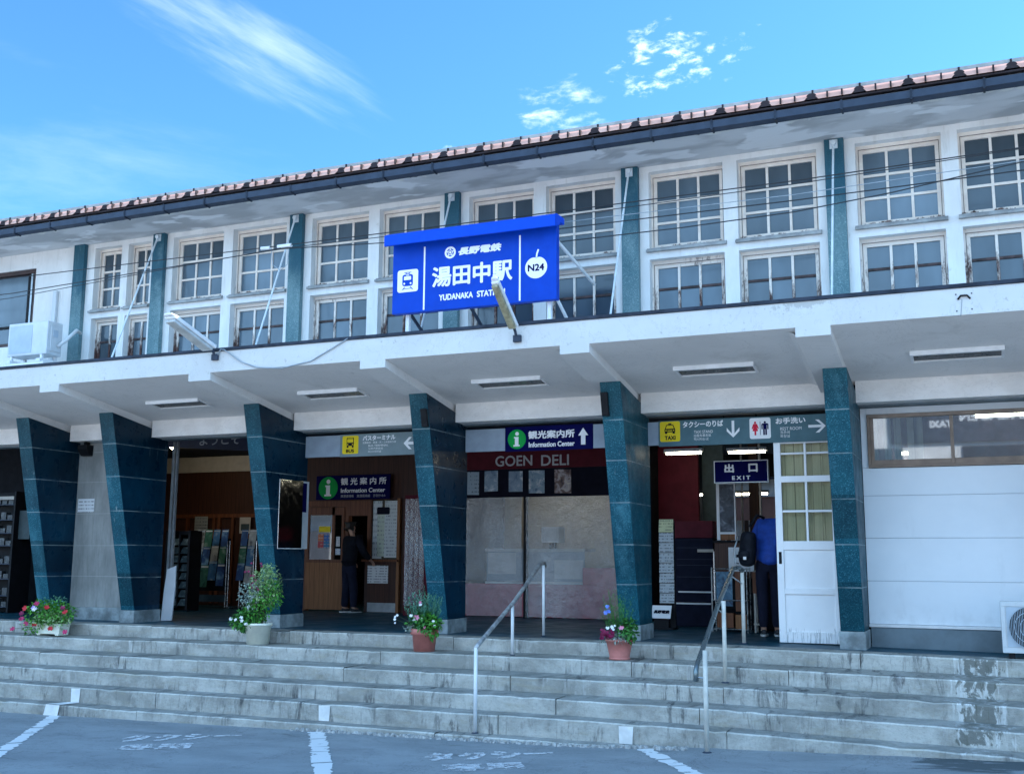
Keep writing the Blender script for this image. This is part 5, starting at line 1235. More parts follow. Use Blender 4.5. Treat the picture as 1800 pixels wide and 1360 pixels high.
def backpack():
    t_ = thing('backpack', 'black backpack slung over the shoulder of the person in blue', 'backpack', (9.52, 1.0, 1.66))
    c = Vector((9.46, .97, 1.93)); J = {'a': (tuple(c+Vector((.03, .02, .22))), (.095, .075)), 'b': (tuple(c+Vector((.01, 0, .05))), (.135, .11)), 'c': (tuple(c+Vector((-.0, -.01, -.16))), (.14, .115)), 'd': (tuple(c+Vector((0, 0, -.26))), (.11, .09))}
    grow('sack', J, [('a', 'b'), ('b', 'c'), ('c', 'd')], 'b', M['bag'], t_, 2)
    J = {'b': (tuple(c+Vector((-.02, -.10, -.02))), (.085, .05)), 'c': (tuple(c+Vector((-.02, -.11, -.17))), (.09, .05))}
    p = grow('front_pocket', J, [('b', 'c')], 'b', M['bag'], t_, 2)
    mb = MB(); mb.box(c.x-.02, c.x+.02, c.y-.172, c.y-.165, c.z-.16, c.z-.12, M['white']); mb.obj('label_patch', p)
    mb = MB(); mb.tube([tuple(c+Vector((-.10, -.02, .16))), tuple(c+Vector((-.17, -.02, -.02))), tuple(c+Vector((-.15, -.03, -.22))), tuple(c+Vector((-.03, -.03, -.30)))], .011, M['alu'], 8)
    mb.tube([tuple(c+Vector((.05, .0, .28))), tuple(c+Vector((.14, .03, .44))), tuple(c+Vector((.22, .12, .40)))], .020, M['bag'], 8); mb.obj('strap', t_, 0, True)
backpack()

# ================================================================== POTTED PLANTS
LEAF = {'mid': m_leaf('leaf_mid', (0.03, 0.17, 0.015), (0.12, 0.38, 0.05)), 'blue': m_leaf('leaf_blue', (0.035, 0.15, 0.09), (0.13, 0.32, 0.21)), 'dark': m_leaf('leaf_dark', (0.02, 0.11, 0.02), (0.06, 0.23, 0.04)), 'pale': m_leaf('leaf_pale', (0.16, 0.32, 0.09), (0.4, 0.52, 0.26)), 'grey': m_leaf('leaf_grey', (0.22, 0.3, 0.26), (0.45, 0.52, 0.46))}
FL = {'red': m_leaf('petal_red', (.38, .004, .012), (.62, .02, .035)), 'magenta': m_leaf('petal_magenta', (.32, .004, .055), (.55, .03, .14)), 'crimson': m_leaf('petal_crimson', (.13, .002, .035), (.28, .012, .08)), 'white': m_leaf('petal_white', (.78, .78, .78), (.88, .88, .88)), 'lilac': m_leaf('petal_lilac', (.50, .34, .72), (.66, .52, .84)), 'blue': m_leaf('petal_blue', (.10, .16, .55), (.18, .28, .75)), 'pink': m_leaf('petal_pink', (.6, .12, .22), (.75, .3, .42))}
def leaf(mb, p, d, ln, wd, m, r, droop=.3):
    d = Vector(d).normalized(); s = d.cross(Vector((r.uniform(-.4, .4), r.uniform(-.4, .4), 1))).normalized(); n = s.cross(d)
    a = Vector(p); b = a+d*ln*.5+n*ln*.10; c = a+d*ln-n*ln*droop
    i = len(mb.v); mb.v += [tuple(a), tuple(b+s*wd/2-n*wd*.12), tuple(c), tuple(b-s*wd/2-n*wd*.12), tuple(b)]
    k = mb.mid(m); mb.f += [(i, i+1, i+4), (i+1, i+2, i+4), (i+2, i+3, i+4), (i+3, i, i+4)]; mb.mi += [k]*4
def rdir(r, up=.2):
    v = Vector((r.gauss(0, 1), r.gauss(0, 1), r.gauss(0, 1)+up)); return v.normalized()
def blob(mb, c, rad, n, ln, wd, m, r, up=.3):
    for q in range(n):
        v = rdir(r, .0); t_ = r.random()**.45
        p = (c[0]+v.x*rad[0]*t_, c[1]+v.y*rad[1]*t_, c[2]+v.z*rad[2]*t_)
        d = (v*.8+rdir(r, up)*.8); s = r.uniform(.6, 1.3); leaf(mb, p, d, ln*s, wd*s, m, r)
def flower(mb, p, s, m, r, face=(0.3, -1, .5)):
    f = (Vector(face)+Vector((r.uniform(-.5, .5), r.uniform(-.3, .3), r.uniform(-.3, .5)))).normalized(); u = f.cross(Vector((0, 0, 1))).normalized(); v = u.cross(f); p = Vector(p); k = mb.mid(m)
    for q in range(6):
        a = 2*math.pi*q/6+r.uniform(-.2, .2); d = u*math.cos(a)+v*math.sin(a); e = u*math.cos(a+.62)+v*math.sin(a+.62); g = u*math.cos(a-.62)+v*math.sin(a-.62)
        i = len(mb.v); mb.v += [tuple(p), tuple(p+g*s*.6+f*s*.15), tuple(p+d*s+f*s*.22), tuple(p+e*s*.6+f*s*.15)]; mb.f.append((i, i+1, i+2, i+3)); mb.mi.append(k)
def pot_round(t_, cx, cy, zb, rb, rt, h, m, lip=.018, lh=.05, foot=False):
    mb = MB(); pr = [(rb, zb), (rb+(rt-rb)*(1-lh/h), zb+h-lh), (rt+lip, zb+h-lh+.001), (rt+lip+.003, zb+h-.006), (rt+lip-.004, zb+h), (rt-.010, zb+h), (rt-.016, zb+h-.03)]
    if foot: pr = [(rb+.012, zb), (rb+.014, zb+.022), (rb+.004, zb+.030), (rb+.012, zb+.038), (rb+.010, zb+.05)] + pr[1:]
    mb.lathe(cx, cy, pr, m, 36); o = mb.obj('pot', t_, 0, True)
    for p in o.data.polygons: p.use_smooth = len(p.vertices) == 4
    mb = MB(); mb.lathe(cx, cy, [(rt-.02, zb+h-.034), (rt-.02, zb+h-.025)], M['soil'], 20); mb.obj('soil', t_)
def stems(mb, base, tips, rad=.004):
    for t_ in tips: b = Vector(base); t2 = Vector(t_); mb.tube([tuple(b), tuple(b*.5+t2*.5+Vector((rnd.uniform(-.02, .02), rnd.uniform(-.02, .02), 0))), tuple(t2)], [rad, rad*.8, rad*.5], M['stem'], 5)
GR = 'flower pots along the top steps'
# trough with red petunias
r = random.Random(21); cx, cy, zb = -.685, -1.12, .588
t_ = thing('potted_plant', 'white trough of red petunias with one lilac flower', 'plant', (cx, cy, zb), GR)
mb = MB()
prof = [(-.225, zb), (-.165, zb), (-.145, zb+.022), (.135, zb+.022), (.155, zb), (.215, zb), (.245, zb+.155), (-.255, zb+.155)]
mb.prism_y(cy-.10, cy+.10, [(cx+a, b) for a, b in prof], M['pot_cream']); mb.box(cx-.268, cx+.258, cy-.112, cy+.112, zb+.156, zb+.172, M['pot_cream']); mb.obj('pot', t_, .008)
mb = MB(); blob(mb, (cx-.05, cy, zb+.33), (.47, .20, .19), 900, .062, .038, LEAF['mid'], r); blob(mb, (cx+.02, cy-.08, zb+.22), (.40, .14, .12), 300, .055, .035, LEAF['pale'], r); blob(mb, (cx-.30, cy-.12, zb+.13), (.20, .10, .13), 140, .05, .03, LEAF['mid'], r); blob(mb, (cx-.02, cy+.02, zb+.48), (.25, .12, .10), 140, .05, .03, LEAF['blue'], r); mb.obj('foliage', t_)
mb = MB()
for dx, dz, c_ in ((-.36, .40, 'red'), (-.14, .47, 'magenta'), (.08, .42, 'red'), (.36, .42, 'crimson'), (.43, .36, 'red'), (-.44, .32, 'crimson'), (-.42, .24, 'magenta'), (-.36, .17, 'magenta'), (-.18, .16, 'red'), (.16, .11, 'red'), (.44, .07, 'magenta'), (-.62, .08, 'magenta')): flower(mb, (cx+dx, cy-.17-r.uniform(0, .06), zb+dz), .048, FL[c_], r)
flower(mb, (cx-.24, cy-.17, zb+.40), .052, FL['lilac'], r); flower(mb, (cx-.21, cy-.18, zb+.385), .045, FL['white'], r); mb.obj('flowers', t_)
mb = MB(); stems(mb, (cx, cy, zb+.15), [(cx-.3, cy-.05, zb+.38), (cx+.3, cy-.05, zb+.36), (cx, cy, zb+.45), (cx-.6, cy-.17, zb+.09), (cx+.42, cy-.15, zb+.08)]); mb.obj('stems', t_)
# cream pot with a tall airy sage
r = random.Random(5); cx, cy, zb = 3.10, -1.15, .588
t_ = thing('potted_plant', 'round cream pot with a tall airy shrub and small white flowers', 'plant', (cx, cy, zb), GR)
pot_round(t_, cx, cy, zb, .150, .182, .285, M['pot_cream'], .012, .035)
mb = MB(); blob(mb, (cx+.06, cy+.05, zb+.78), (.24, .20, .28), 800, .052, .026, LEAF['pale'], r); blob(mb, (cx-.12, cy, zb+.66), (.22, .18, .22), 420, .05, .024, LEAF['grey'], r, .1); blob(mb, (cx+.18, cy, zb+.66), (.16, .16, .22), 380, .055, .028, LEAF['mid'], r); blob(mb, (cx-.04, cy, zb+.42), (.20, .15, .16), 300, .06, .032, LEAF['mid'], r); blob(mb, (cx-.17, cy-.10, zb+.31), (.20, .13, .13), 320, .055, .04, LEAF['dark'], r); blob(mb, (cx-.20, cy-.12, zb+.28), (.17, .10, .09), 140, .055, .04, LEAF['mid'], r); blob(mb, (cx+.10, cy+.05, zb+1.0), (.12, .12, .10), 90, .05, .02, LEAF['pale'], r); mb.obj('foliage', t_)
mb = MB(); stems(mb, (cx+.06, cy, zb+.26), [(cx+.06, cy+.05, zb+1.05), (cx+.18, cy, zb+.85), (cx-.1, cy, zb+.8), (cx-.2, cy-.1, zb+.35), (cx+.10, cy+.04, zb+.9)], .007); mb.obj('stems', t_)
mb = MB()
for dx, dz in ((-.30, .34), (-.13, .36), (-.12, .32), (-.05, .28), (-.22, .33)): flower(mb, (cx+dx, cy-.22, zb+dz), .030, FL['white'], r)
for q in range(14): flower(mb, (cx+r.uniform(-.22, .05), cy-r.uniform(.0, .16), zb+r.uniform(.72, 1.12)), .022, FL['crimson'], r)
mb.obj('flowers', t_)
# terracotta pots
r = random.Random(9); cx, cy, zb = 5.70, -1.17, .588
t_ = thing('potted_plant', 'terracotta pot with upright grey green lavender and pale pink flowers', 'plant', (cx, cy, zb), GR)
pot_round(t_, cx, cy, zb, .135, .165, .285, M['terracotta'], .016, .075)
mb = MB()
for q in range(78):
    a = r.uniform(0, 6.28); rr = r.random()**.6; bx_, by_ = cx+.14*rr*math.cos(a)-.02, cy+.12*rr*math.sin(a); h = r.uniform(.30, .56)*(1-.25*rr); lx_, ly_ = .13*rr*math.cos(a), .10*rr*math.sin(a)
    for z_ in range(26):
        f = z_/26; p = (bx_+lx_*f, by_+ly_*f, zb+.27+h*f); leaf(mb, p, (r.gauss(0, .6)+lx_, r.gauss(0, .6)+ly_, .75), .046, .013, LEAF['blue'], r, .05)
blob(mb, (cx+.02, cy-.06, zb+.36), (.24, .15, .12), 360, .065, .045, LEAF['dark'], r); blob(mb, (cx+.12, cy-.08, zb+.34), (.16, .12, .12), 200, .07, .05, LEAF['mid'], r); blob(mb, (cx+.16, cy-.10, zb+.26), (.08, .08, .08), 60, .06, .045, LEAF['mid'], r); blob(mb, (cx-.13, cy-.12, zb+.29), (.12, .07, .035), 130, .03, .022, LEAF['grey'], r); mb.obj('foliage', t_)
mb = MB()
for dx, dz, c_, s in ((-.02, .43, 'pink', .042), (-.10, .45, 'white', .028), (-.05, .40, 'white', .026), (.03, .62, 'pink', .022), (.035, .59, 'white', .026), (-.30, .45, 'white', .020), (-.33, .43, 'white', .020), (-.335, .40, 'white', .022), (-.33, .355, 'white', .014), (.22, .39, 'white', .022), (.24, .33, 'white', .022), (.10, .31, 'pink', .02), (.06, .42, 'white', .016)): flower(mb, (cx+dx, cy-.19, zb+dz), s, FL[c_], r)
mb.obj('flowers', t_); mb = MB(); stems(mb, (cx, cy-.05, zb+.27), [(cx-.30, cy-.18, zb+.45), (cx-.33, cy-.18, zb+.40), (cx+.03, cy-.15, zb+.6), (cx+.23, cy-.17, zb+.36)], .003); mb.obj('stems', t_)
r = random.Random(13); cx, cy, zb = 8.325, -1.17, .588
t_ = thing('potted_plant', 'faded terracotta pot with feathery cosmos leaves and blue flowers', 'plant', (cx, cy, zb), GR)
pot_round(t_, cx, cy, zb, .112, .165, .235, M['terracotta2'] if 'terracotta2' in M else M['terracotta'], .006, .02, True)
mb = MB()
for q in range(60):
    a = r.uniform(0, 6.28); rr = r.random()**.6; bx_, by_ = cx-.02+.10*rr*math.cos(a), cy+.08*rr*math.sin(a); h = r.uniform(.28, .60); lx_, ly_ = .13*rr*math.cos(a)-.01, .10*rr*math.sin(a)
    for z_ in range(18):
        f = .35+.65*z_/18; leaf(mb, (bx_+lx_*f, by_+ly_*f, zb+.22+h*f), (r.gauss(0, .8), r.gauss(0, .8), .8), .055, .006, LEAF['dark'] if q % 3 else LEAF['mid'], r, .15)
blob(mb, (cx+.12, cy-.06, zb+.34), (.12, .11, .13), 260, .06, .042, LEAF['dark'], r); blob(mb, (cx+.03, cy-.13, zb+.255), (.13, .06, .05), 150, .05, .012, LEAF['grey'], r); blob(mb, (cx-.16, cy-.12, zb+.24), (.05, .04, .05), 36, .05, .010, LEAF['grey'], r); mb.obj('foliage', t_)
mb = MB()
for q in range(34): flower(mb, (cx-.10+r.uniform(-.075, .075), cy-.14-r.uniform(0, .04), zb+.30+r.uniform(-.05, .05)), .026, FL['crimson'], r)
for dx, dz, c_, s in ((-.09, .37, 'white', .028), (-.035, .385, 'white', .026), (-.02, .36, 'white', .024), (.0, .40, 'white', .018), (.085, .375, 'pink', .036), (-.09, .62, 'blue', .030), (-.075, .565, 'blue', .032), (-.11, .55, 'blue', .032)): flower(mb, (cx+dx, cy-.18, zb+dz), s, FL[c_], r)
mb.obj('flowers', t_); mb = MB(); stems(mb, (cx, cy-.05, zb+.22), [(cx-.09, cy-.17, zb+.6), (cx-.1, cy-.17, zb+.54), (cx+.08, cy-.15, zb+.36)], .003); mb.obj('stems', t_)

# ================================================================== THINGS ON WALLS
def notice(label, x0, x1, z0, z1, y, m, cat='notice', name='notice', tilt=0.0, group=None):
    mb = MB(); mb.poly([(x0, y, z0), (x1, y, z0+tilt), (x1, y, z1+tilt), (x0, y, z1)], m); mb.poly([(x0, y+.004, z0), (x0, y+.004, z1), (x1, y+.004, z1+tilt), (x1, y+.004, z0+tilt)], m)
    for a, b in (((x0, z0), (x1, z0+tilt)), ((x1, z0+tilt), (x1, z1+tilt)), ((x1, z1+tilt), (x0, z1)), ((x0, z1), (x0, z0))): mb.poly([(a[0], y, a[1]), (a[0], y+.004, a[1]), (b[0], y+.004, b[1]), (b[0], y, b[1])], m)
    o = mb.obj(name); return tag(o, label, cat, group)
PR = lambda s, rows=18, d=.5, paper=(.62, .64, .66), ink=(.03, .035, .05): m_print('print_%d' % s, paper, ink, rows, s, d)
notice('white typed notice stuck on the grey concrete wall', -1.555, -1.20, 2.50, 2.725, .092, PR(1, 17, .62, (.72, .74, .76)))
t_ = thing('wall_speaker', 'small black speaker high on the grey concrete wall', 'speaker', (-1.4, .0, 3.5))
mb = MB(); mb.prism_x(-1.50, -1.30, [(-.06, 3.62), (.095, 3.62), (.095, 3.44), (.02, 3.44), (-.06, 3.54)], M['black']); mb.obj('box', t_, .01); mb = MB(); mb.box(-1.42, -1.38, .0, .098, 3.62, 3.70, M['black']); mb.obj('mount', t_)
for lab, x, yy, z0, z1 in (('small black box fixed high on the teal pillar left of the shop', 5.545, -.985, 3.52, 3.76), ('small black box fixed high on the teal pillar right of the shop', 8.11, -.985, 3.55, 3.84)):
    t_ = thing('speaker_box', lab, 'box', (x, yy, z0)); mb = MB(); y0 = yfz(z0)-.055; y1 = yfz(z1)-.055
    mb.prism_x(x-.045, x+.045, [(y0, z0), (yfz(z0)-.001, z0), (yfz(z1)-.001, z1), (y1, z1)], M['black']); mb.obj('case', t_, .006)
# mirror with a white strip on the side of a pillar
mx = 2.867
t_ = thing('mirror', 'tall framed mirror with white strip hung on the side of the teal pillar', 'mirror', (mx, -.2, 1.9))
mb = MB(); mb.poly([(mx+.012, -.455, 1.905), (mx+.095, .03, 1.905), (mx+.095, .03, 2.915), (mx+.012, -.455, 2.915)], M['mirror']); mb.obj('glass', t_)
mb = MB(); mb.prism_y(0, .001, [(0, 0), (1, 0), (0, 1)], M['white']) if False else None
mb.box(mx+.001, mx+.125, .035, .262, 1.90, 2.92, M['panel_blue']) if 'panel_blue' in M else mb.box(mx+.001, mx+.045, .035, .262, 1.90, 2.92, M['plastic_white'])
mb.obj('white_strip', t_)
mb = MB(); mb.box(mx+.0455, mx+.049, .10, .20, 2.45, 2.89, M['sign_navy']); mb.obj('label_plate', t_)
mb = MB(); mb.tube([(mx+.012, -.46, 1.90), (mx+.096, .034, 1.90)], .007, M['white_metal'], 6); mb.tube([(mx+.012, -.46, 1.90), (mx+.012, -.46, 2.92)], .006, M['steel'], 6); mb.obj('frame', t_)
# office front: papers
notice('white typed sheet taped below the office window', 1.515, 1.965, 1.295, 1.63, 4.445, PR(2, 20, .6, (.70, .70, .70)))
for i, (a, b, c, d, m) in enumerate(((1.60, 1.80, 1.76, 2.86, 'plastic_white'), (1.70, 1.86, 1.80, 2.60, 'pale'), (1.86, 2.14, 1.78, 2.86, 'plastic_white'))):
    notice(['pale strip poster at the left of the office window', 'tall greenish poster in the middle of the office window', 'wide white map poster at the right of the office window'][i], a, b, c, d, 4.462-.004*i, PR(3+i, 9+3*i, .35, (.62, .66, .66) if i != 1 else (.55, .62, .52), (.10, .13, .18)), 'poster', 'poster')
mb = MB(); mb.rrect_y(1.69, 1.97, 2.60, 2.74, 4.445, M['ink'], .03, .006); tag(mb.obj('window_sticker'), 'dark sticker near the top of the office window', 'sticker')
notice('yellow warning sticker on the office door glass', .40, .66, 2.27, 2.38, 4.43, M['yellow'], 'sticker', 'sticker')
for i, (x, z, c_, w_) in enumerate(((.385, 2.10, (.55, .13, .04), 'orange'), (.515, 2.10, (.03, .12, .38), 'blue'), (.385, 1.96, (.45, .04, .05), 'red'), (.515, 1.96, (.02, .16, .34), 'teal'))):
    notice('%s square sticker in the block of four on the office door' % w_, x, x+.125, z, z+.135, 4.43, m_print('sticker_%d' % i, c_, (.6, .5, .4), 16, 40+i, .5), 'sticker', 'sticker')
notice('round blue sticker on white card at the right of the office door', .79, .90, 1.83, 1.95, 4.43, PR(9, 24, .5, (.6, .65, .7), (.0, .05, .4)), 'sticker', 'sticker'); notice('narrow white card above the round blue sticker', .80, .885, 1.99, 2.18, 4.43, PR(10, 30, .4), 'sticker', 'sticker')
notice('cream poster with sketches inside the office', 1.20, 1.62, 1.9, 2.55, 5.0, m_picture('sketch_poster', ((.05, .03, .02), (.55, .45, .33), (.62, .54, .42)), 11, 3), 'poster', 'poster')
# menu sheets over the shop door
mp_ = m_picture('menu_film', ((.10, .17, .26), (.22, .33, .44), (.62, .68, .72)), 7, 4.0, .25)
for i, (a, b, c, d, m) in enumerate(((3.82, 4.055, 2.915, 3.33, PR(11, 14, .3, (.32, .42, .50))), (4.165, 4.43, 2.965, 3.335, mp_), (4.645, 4.915, 2.955, 3.32, m_picture('menu_film_b', ((.12, .2, .3), (.24, .34, .45), (.66, .7, .74)), 6, 9, .25)), (5.035, 5.335, 2.92, 3.325, m_picture('menu_film_c', ((.08, .15, .24), (.24, .36, .46), (.66, .7, .72)), 8, 14, .25)), (5.525, 5.835, 2.915, 3.33, m_picture('menu_food', ((.03, .02, .03), (.16, .10, .09), (.42, .38, .40), (.66, .6, .45)), 8, 2, .3)))):
    notice(['leftmost menu sheet over the shop, with a small dark square', 'second menu sheet from the left over the shop', 'third menu sheet over the shop, beside the door gap', 'fourth menu sheet over the shop, right of the door gap', 'food photo sheet over the right of the shop'][i], a, b, c, d, 4.012-.002*i, m, 'menu', 'menu_sheet', rnd.uniform(-.008, .008))
# vinyl sheets across the shop front
def sheet(label, x0, x1, z0, z1, y, seed):
    r = random.Random(seed); mb = MB(); k = mb.mid(M['vinyl']); nx, nz = 34, 40
    for j in range(nz+1):
        for i in range(nx+1):
            x = x0+(x1-x0)*i/nx; z = z0+(z1-z0)*j/nz
            mb.v.append((x, y+.022*math.sin(x*11+seed+.6*math.sin(z*3))*(.3+.7*abs(math.sin(z*1.3+x)))+r.uniform(-.007, .007), z+(r.uniform(-.02, .02) if j in (0,) else 0)))
    for j in range(nz):
        for i in range(nx): a = j*(nx+1)+i; mb.f.append((a, a+1, a+nx+2, a+nx+1)); mb.mi.append(k)
    return tag(mb.obj('vinyl_sheet', None, 0, True), label, 'sheet')
sheet('crinkled clear vinyl sheet on the left half of the shop front', 3.53, 4.94, .775, 2.85, 3.93, 1); sheet('crinkled clear vinyl sheet on the right half of the shop front', 5.01, 7.07, .775, 2.85, 3.93, 4)
t_ = thing('vinyl_sheet', 'folded vinyl sheet hanging at the corner left of the shop pillar', 'sheet', (3.05, 3.45, .95))
mb = MB(); k = mb.mid(M['vinyl_dark'] if 'vinyl_dark' in M else M['vinyl'])
for q in range(9):
    x = 2.84+q*.05; y = 3.48+.035*(q % 2); mb.v += [(x, y, .93), (x, y, 2.83)]
for q in range(8): mb.f.append((2*q, 2*q+2, 2*q+3, 2*q+1)); mb.mi.append(k)
mb.obj('fold', t_); mb = MB(); mb.box(2.80, 3.30, 3.54, 3.58, .76, 2.9, M['maroon']); mb.obj('backing', t_)
# shop interior behind the sheets
t_ = thing('display_counter', 'glass fronted display counter behind the vinyl sheets', 'counter', (4.95, 4.5, .75))
mb = MB(); mb.box(4.02, 5.92, 4.46, 5.0, .76, 1.32, M['maroon_wall']); mb.box(4.0, 5.94, 4.44, 5.02, 1.90, 1.95, M['plastic_white']); mb.obj('case', t_)
mb = MB(); mb.box(4.02, 5.92, 4.46, 4.47, 1.37, 1.895, M['plastic_grey']); mb.box(4.05, 4.6, 4.45, 4.458, 1.5, 1.88, M['paper']); mb.box(5.35, 5.9, 4.45, 4.458, 1.42, 1.75, M['paper']); mb.obj('glass_front', t_); mb = MB(); mb.box(4.02, 5.92, 4.40, 4.455, 1.325, 1.365, M['white']); mb.obj('shelf_edge', t_)
t_ = thing('register', 'white till on the display counter behind the vinyl', 'till', (5.25, 4.6, 1.95)); mb = MB(); mb.box(5.08, 5.42, 4.5, 4.8, 2.06, 2.34, M['white']); mb.box(5.11, 5.39, 4.49, 4.499, 2.09, 2.31, M['paper']); mb.obj('screen', t_, .01); mb = MB(); mb.box(5.2, 5.3, 4.6, 4.7, 1.951, 2.06, M['black']); mb.obj('stand', t_)
# exit hall furniture
t_ = thing('slatted_cabinet', 'tall dark slatted cabinet with maroon top in the exit hall', 'cabinet', (8.23, 3.2, .75))
mb = MB(); mb.box(7.93, 8.54, 3.0, 3.5, 1.12, 2.10, M['cloth_navy']); mb.box(7.90, 8.52, 2.96, 3.5, .753, 1.10, M['cloth_navy']); mb.obj('body', t_, .006)
mb = MB(); mb.box(7.93, 8.545, 2.99, 3.5, 2.105, 2.37, M['maroon']); mb.obj('top_box', t_, .006)
mb = MB(); mb.box(7.88, 8.50, 2.945, 2.958, 1.085, 1.11, M['white_metal']); mb.box(7.98, 8.52, 2.985, 2.998, 1.262, 1.285, M['white_metal'])
for z in (1.50, 1.68, 1.77, 1.95): mb.box(7.96, 8.53, 2.992, 2.998, z, z+.006, M['gutter'])
mb.box(8.545, 8.56, 2.98, 3.0, 1.15, 1.9, M['steel']); mb.box(8.30, 8.555, 2.97, 2.984, 1.885, 1.93, M['cream']); mb.obj('rail', t_)
t_ = thing('newspaper_rack', 'narrow rack of newspapers beside the teal pillar in the exit hall', 'rack', (8.07, 2.0, .75))
mb = MB(); mb.box(7.95, 8.18, 2.03, 2.08, .77, 2.34, M['black']); mb.box(7.95, 8.18, 1.9, 2.2, .753, .78, M['black']); mb.obj('stand', t_)
for i in range(8):
    z = 2.17-i*.148; mb = MB(); mb.poly([(7.955, 1.985, z), (8.175, 1.985, z), (8.175, 2.02, z+.19), (7.955, 2.02, z+.19)], PR(20+i, 22, .5, (.40, .44, .46) if i else (.5, .52, .30))); mb.box(7.955, 8.175, 1.99, 2.02, z-.005, z-.001, M['black']); mb.obj('newspaper', t_)
t_ = thing('sign_box', 'small white box with black railway name at the foot of the teal pillar', 'sign', (8.0, 1.9, .75))
mb = MB(); mb.poly([(7.85, 1.88, .92), (8.14, 1.88, .92), (8.14, 1.97, 1.10), (7.85, 1.97, 1.10)], W); mb.poly([(7.85, 1.885, .915), (7.85, 1.975, 1.095), (8.14, 1.975, 1.095), (8.14, 1.885, .915)], W); mb.obj('panel', t_)
mb = MB(); n0 = len(mb.v); text(mb, '長野電鉄', 7.875, 8.115, .985, 1.035, 1.9, M['ink'], .004, .2)
mb.v = [(x, 1.88+(z-.92)*.5-.004+(y-1.9), z) for x, y, z in mb.v]; mb.obj('lettering', t_)
mb = MB(); mb.box(7.88, 8.10, 1.93, 2.1, .753, .91, M['black']); mb.obj('base', t_)
t_ = thing('ticket_counter', 'dark counter with white notice behind the handrail in the doorway', 'counter', (9.1, 2.3, .75))
mb = MB(); mb.box(8.72, 9.75, 2.3, 2.9, 1.50, 2.02, M['wood_dark']); mb.box(8.70, 9.78, 2.26, 2.92, 2.021, 2.05, M['black']); mb.box(8.75, 9.7, 2.5, 2.9, .753, 1.499, M['wall_dark']); mb.obj('body', t_, .005)
mb = MB(); mb.box(8.93, 9.30, 2.285, 2.299, 1.60, 1.95, M['paper']); mb.obj('notice_board', t_)
mb = MB(); text(mb, '順路', 9.04, 9.16, 1.80, 1.85, 2.284, M['ink'], .003); text(mb, 'No Entry', 9.02, 9.20, 1.70, 1.735, 2.284, M['ink'], .002); mb.obj('lettering', t_)
t_ = thing('leaflet_rack', 'metal rack of blue leaflets behind the handrail posts', 'rack', (9.1, 1.8, .75))
mb = MB()
for x in (8.80, 9.30): 
    for y in (1.72, 1.95): mb.tube([(x, y, .755), (x, y, 1.66)], .009, M['steel'], 6)
for z in (.80, 1.2, 1.64): mb.tube([(8.80, 1.72, z), (9.30, 1.72, z)], .007, M['steel'], 6); mb.tube([(8.80, 1.95, z), (9.30, 1.95, z)], .007, M['steel'], 6)
mb.obj('frame', t_); mb = MB(); mb.box(8.86, 9.09, 1.735, 1.75, 1.12, 1.60, m_picture('leaflet_blue', ((.01, .03, .07), (.05, .15, .24), (.22, .36, .42)), 9, 6)); mb.box(9.13, 9.20, 1.74, 1.9, 1.05, 1.6, M['wood']); mb.box(9.22, 9.25, 1.74, 1.9, 1.05, 1.6, M['black']); mb.box(8.86, 9.09, 1.75, 1.93, .82, 1.02, M['wood']); mb.box(9.12, 9.27, 1.75, 1.93, .80, 1.0, M['wood_light']); mb.obj('leaflets', t_)
t_ = thing('umbrella_stand', 'cream wooden stand beside the leaflet rack', 'stand', (9.42, 1.9, .75)); mb = MB()
for x in (9.38, 9.47): 
    for y in (1.85, 2.0): mb.box(x-.012, x+.012, y-.012, y+.012, .753, 1.62, M['cream'])
mb.box(9.36, 9.49, 1.83, 2.02, .86, .885, M['cream']); mb.box(9.36, 9.49, 1.83, 2.02, 1.3, 1.60, M['wood']); mb.obj('frame', t_)
t_ = thing('framed_poster', 'white framed dark landscape poster in the exit hall', 'poster', (8.87, 2.5, 2.05))
mb = MB(); mb.box(8.72, 8.765, 2.5, 2.55, 2.06, 3.05, W); mb.box(8.99, 9.01, 2.5, 2.55, 2.06, 3.0, W); mb.box(8.765, 8.99, 2.5, 2.55, 2.90, 2.93, W); mb.box(8.765, 8.99, 2.5, 2.55, 2.15, 2.18, W); mb.box(8.765, 8.99, 2.52, 2.55, 2.06, 2.149, M['wood_light']); mb.obj('frame', t_)
mb = MB(); mb.box(8.766, 8.989, 2.51, 2.53, 2.181, 2.899, m_picture('landscape_print', ((.012, .016, .025), (.05, .065, .09), (.22, .26, .32)), 9, 11)); mb.obj('picture', t_)
mb = MB(); mb.box(8.55, 8.72, 6.0, 6.15, .76, 3.97, M['wood_dark']); mb.box(8.40, 8.42, 6.0, 6.1, .76, 3.97, W); mb.box(8.73, 8.76, 6.0, 6.1, .76, 3.97, W); tag(mb.obj('hall_post'), 'brown post with white edges at the back of the exit hall', 'post')
# racks inside the left entrance
t_ = thing('leaflet_rack', 'dark leaflet rack just inside the left entrance, behind the leaning grey board', 'rack', (-1.98, 3.2, .75), 'leaflet racks in the left entrance')
mb = MB(); mb.box(-2.28, -2.23, 3.15, 3.5, .755, 2.28, M['black']); mb.box(-1.74, -1.69, 3.15, 3.5, .755, 2.28, M['black']); mb.box(-2.229, -1.741, 3.45, 3.5, .755, 2.28, M['black']); mb.box(-2.0, -1.97, 3.2, 3.449, .8, 2.2, M['black']); mb.obj('frame', t_)
for j in range(8):
    for i in range(2):
        x = -2.21+i*.25; z = 2.0-j*.165; mb = MB(); mb.poly([(x, 3.20, z), (x+.20, 3.20, z), (x+.20, 3.28, z+.13), (x, 3.28, z+.13)], m_picture('leaflet_%d%d' % (j, i), ((.015, .025, .03), (.05, .08, .09), (.2, .25, .26)), 12, j*2+i)); mb.obj('leaflet', t_)
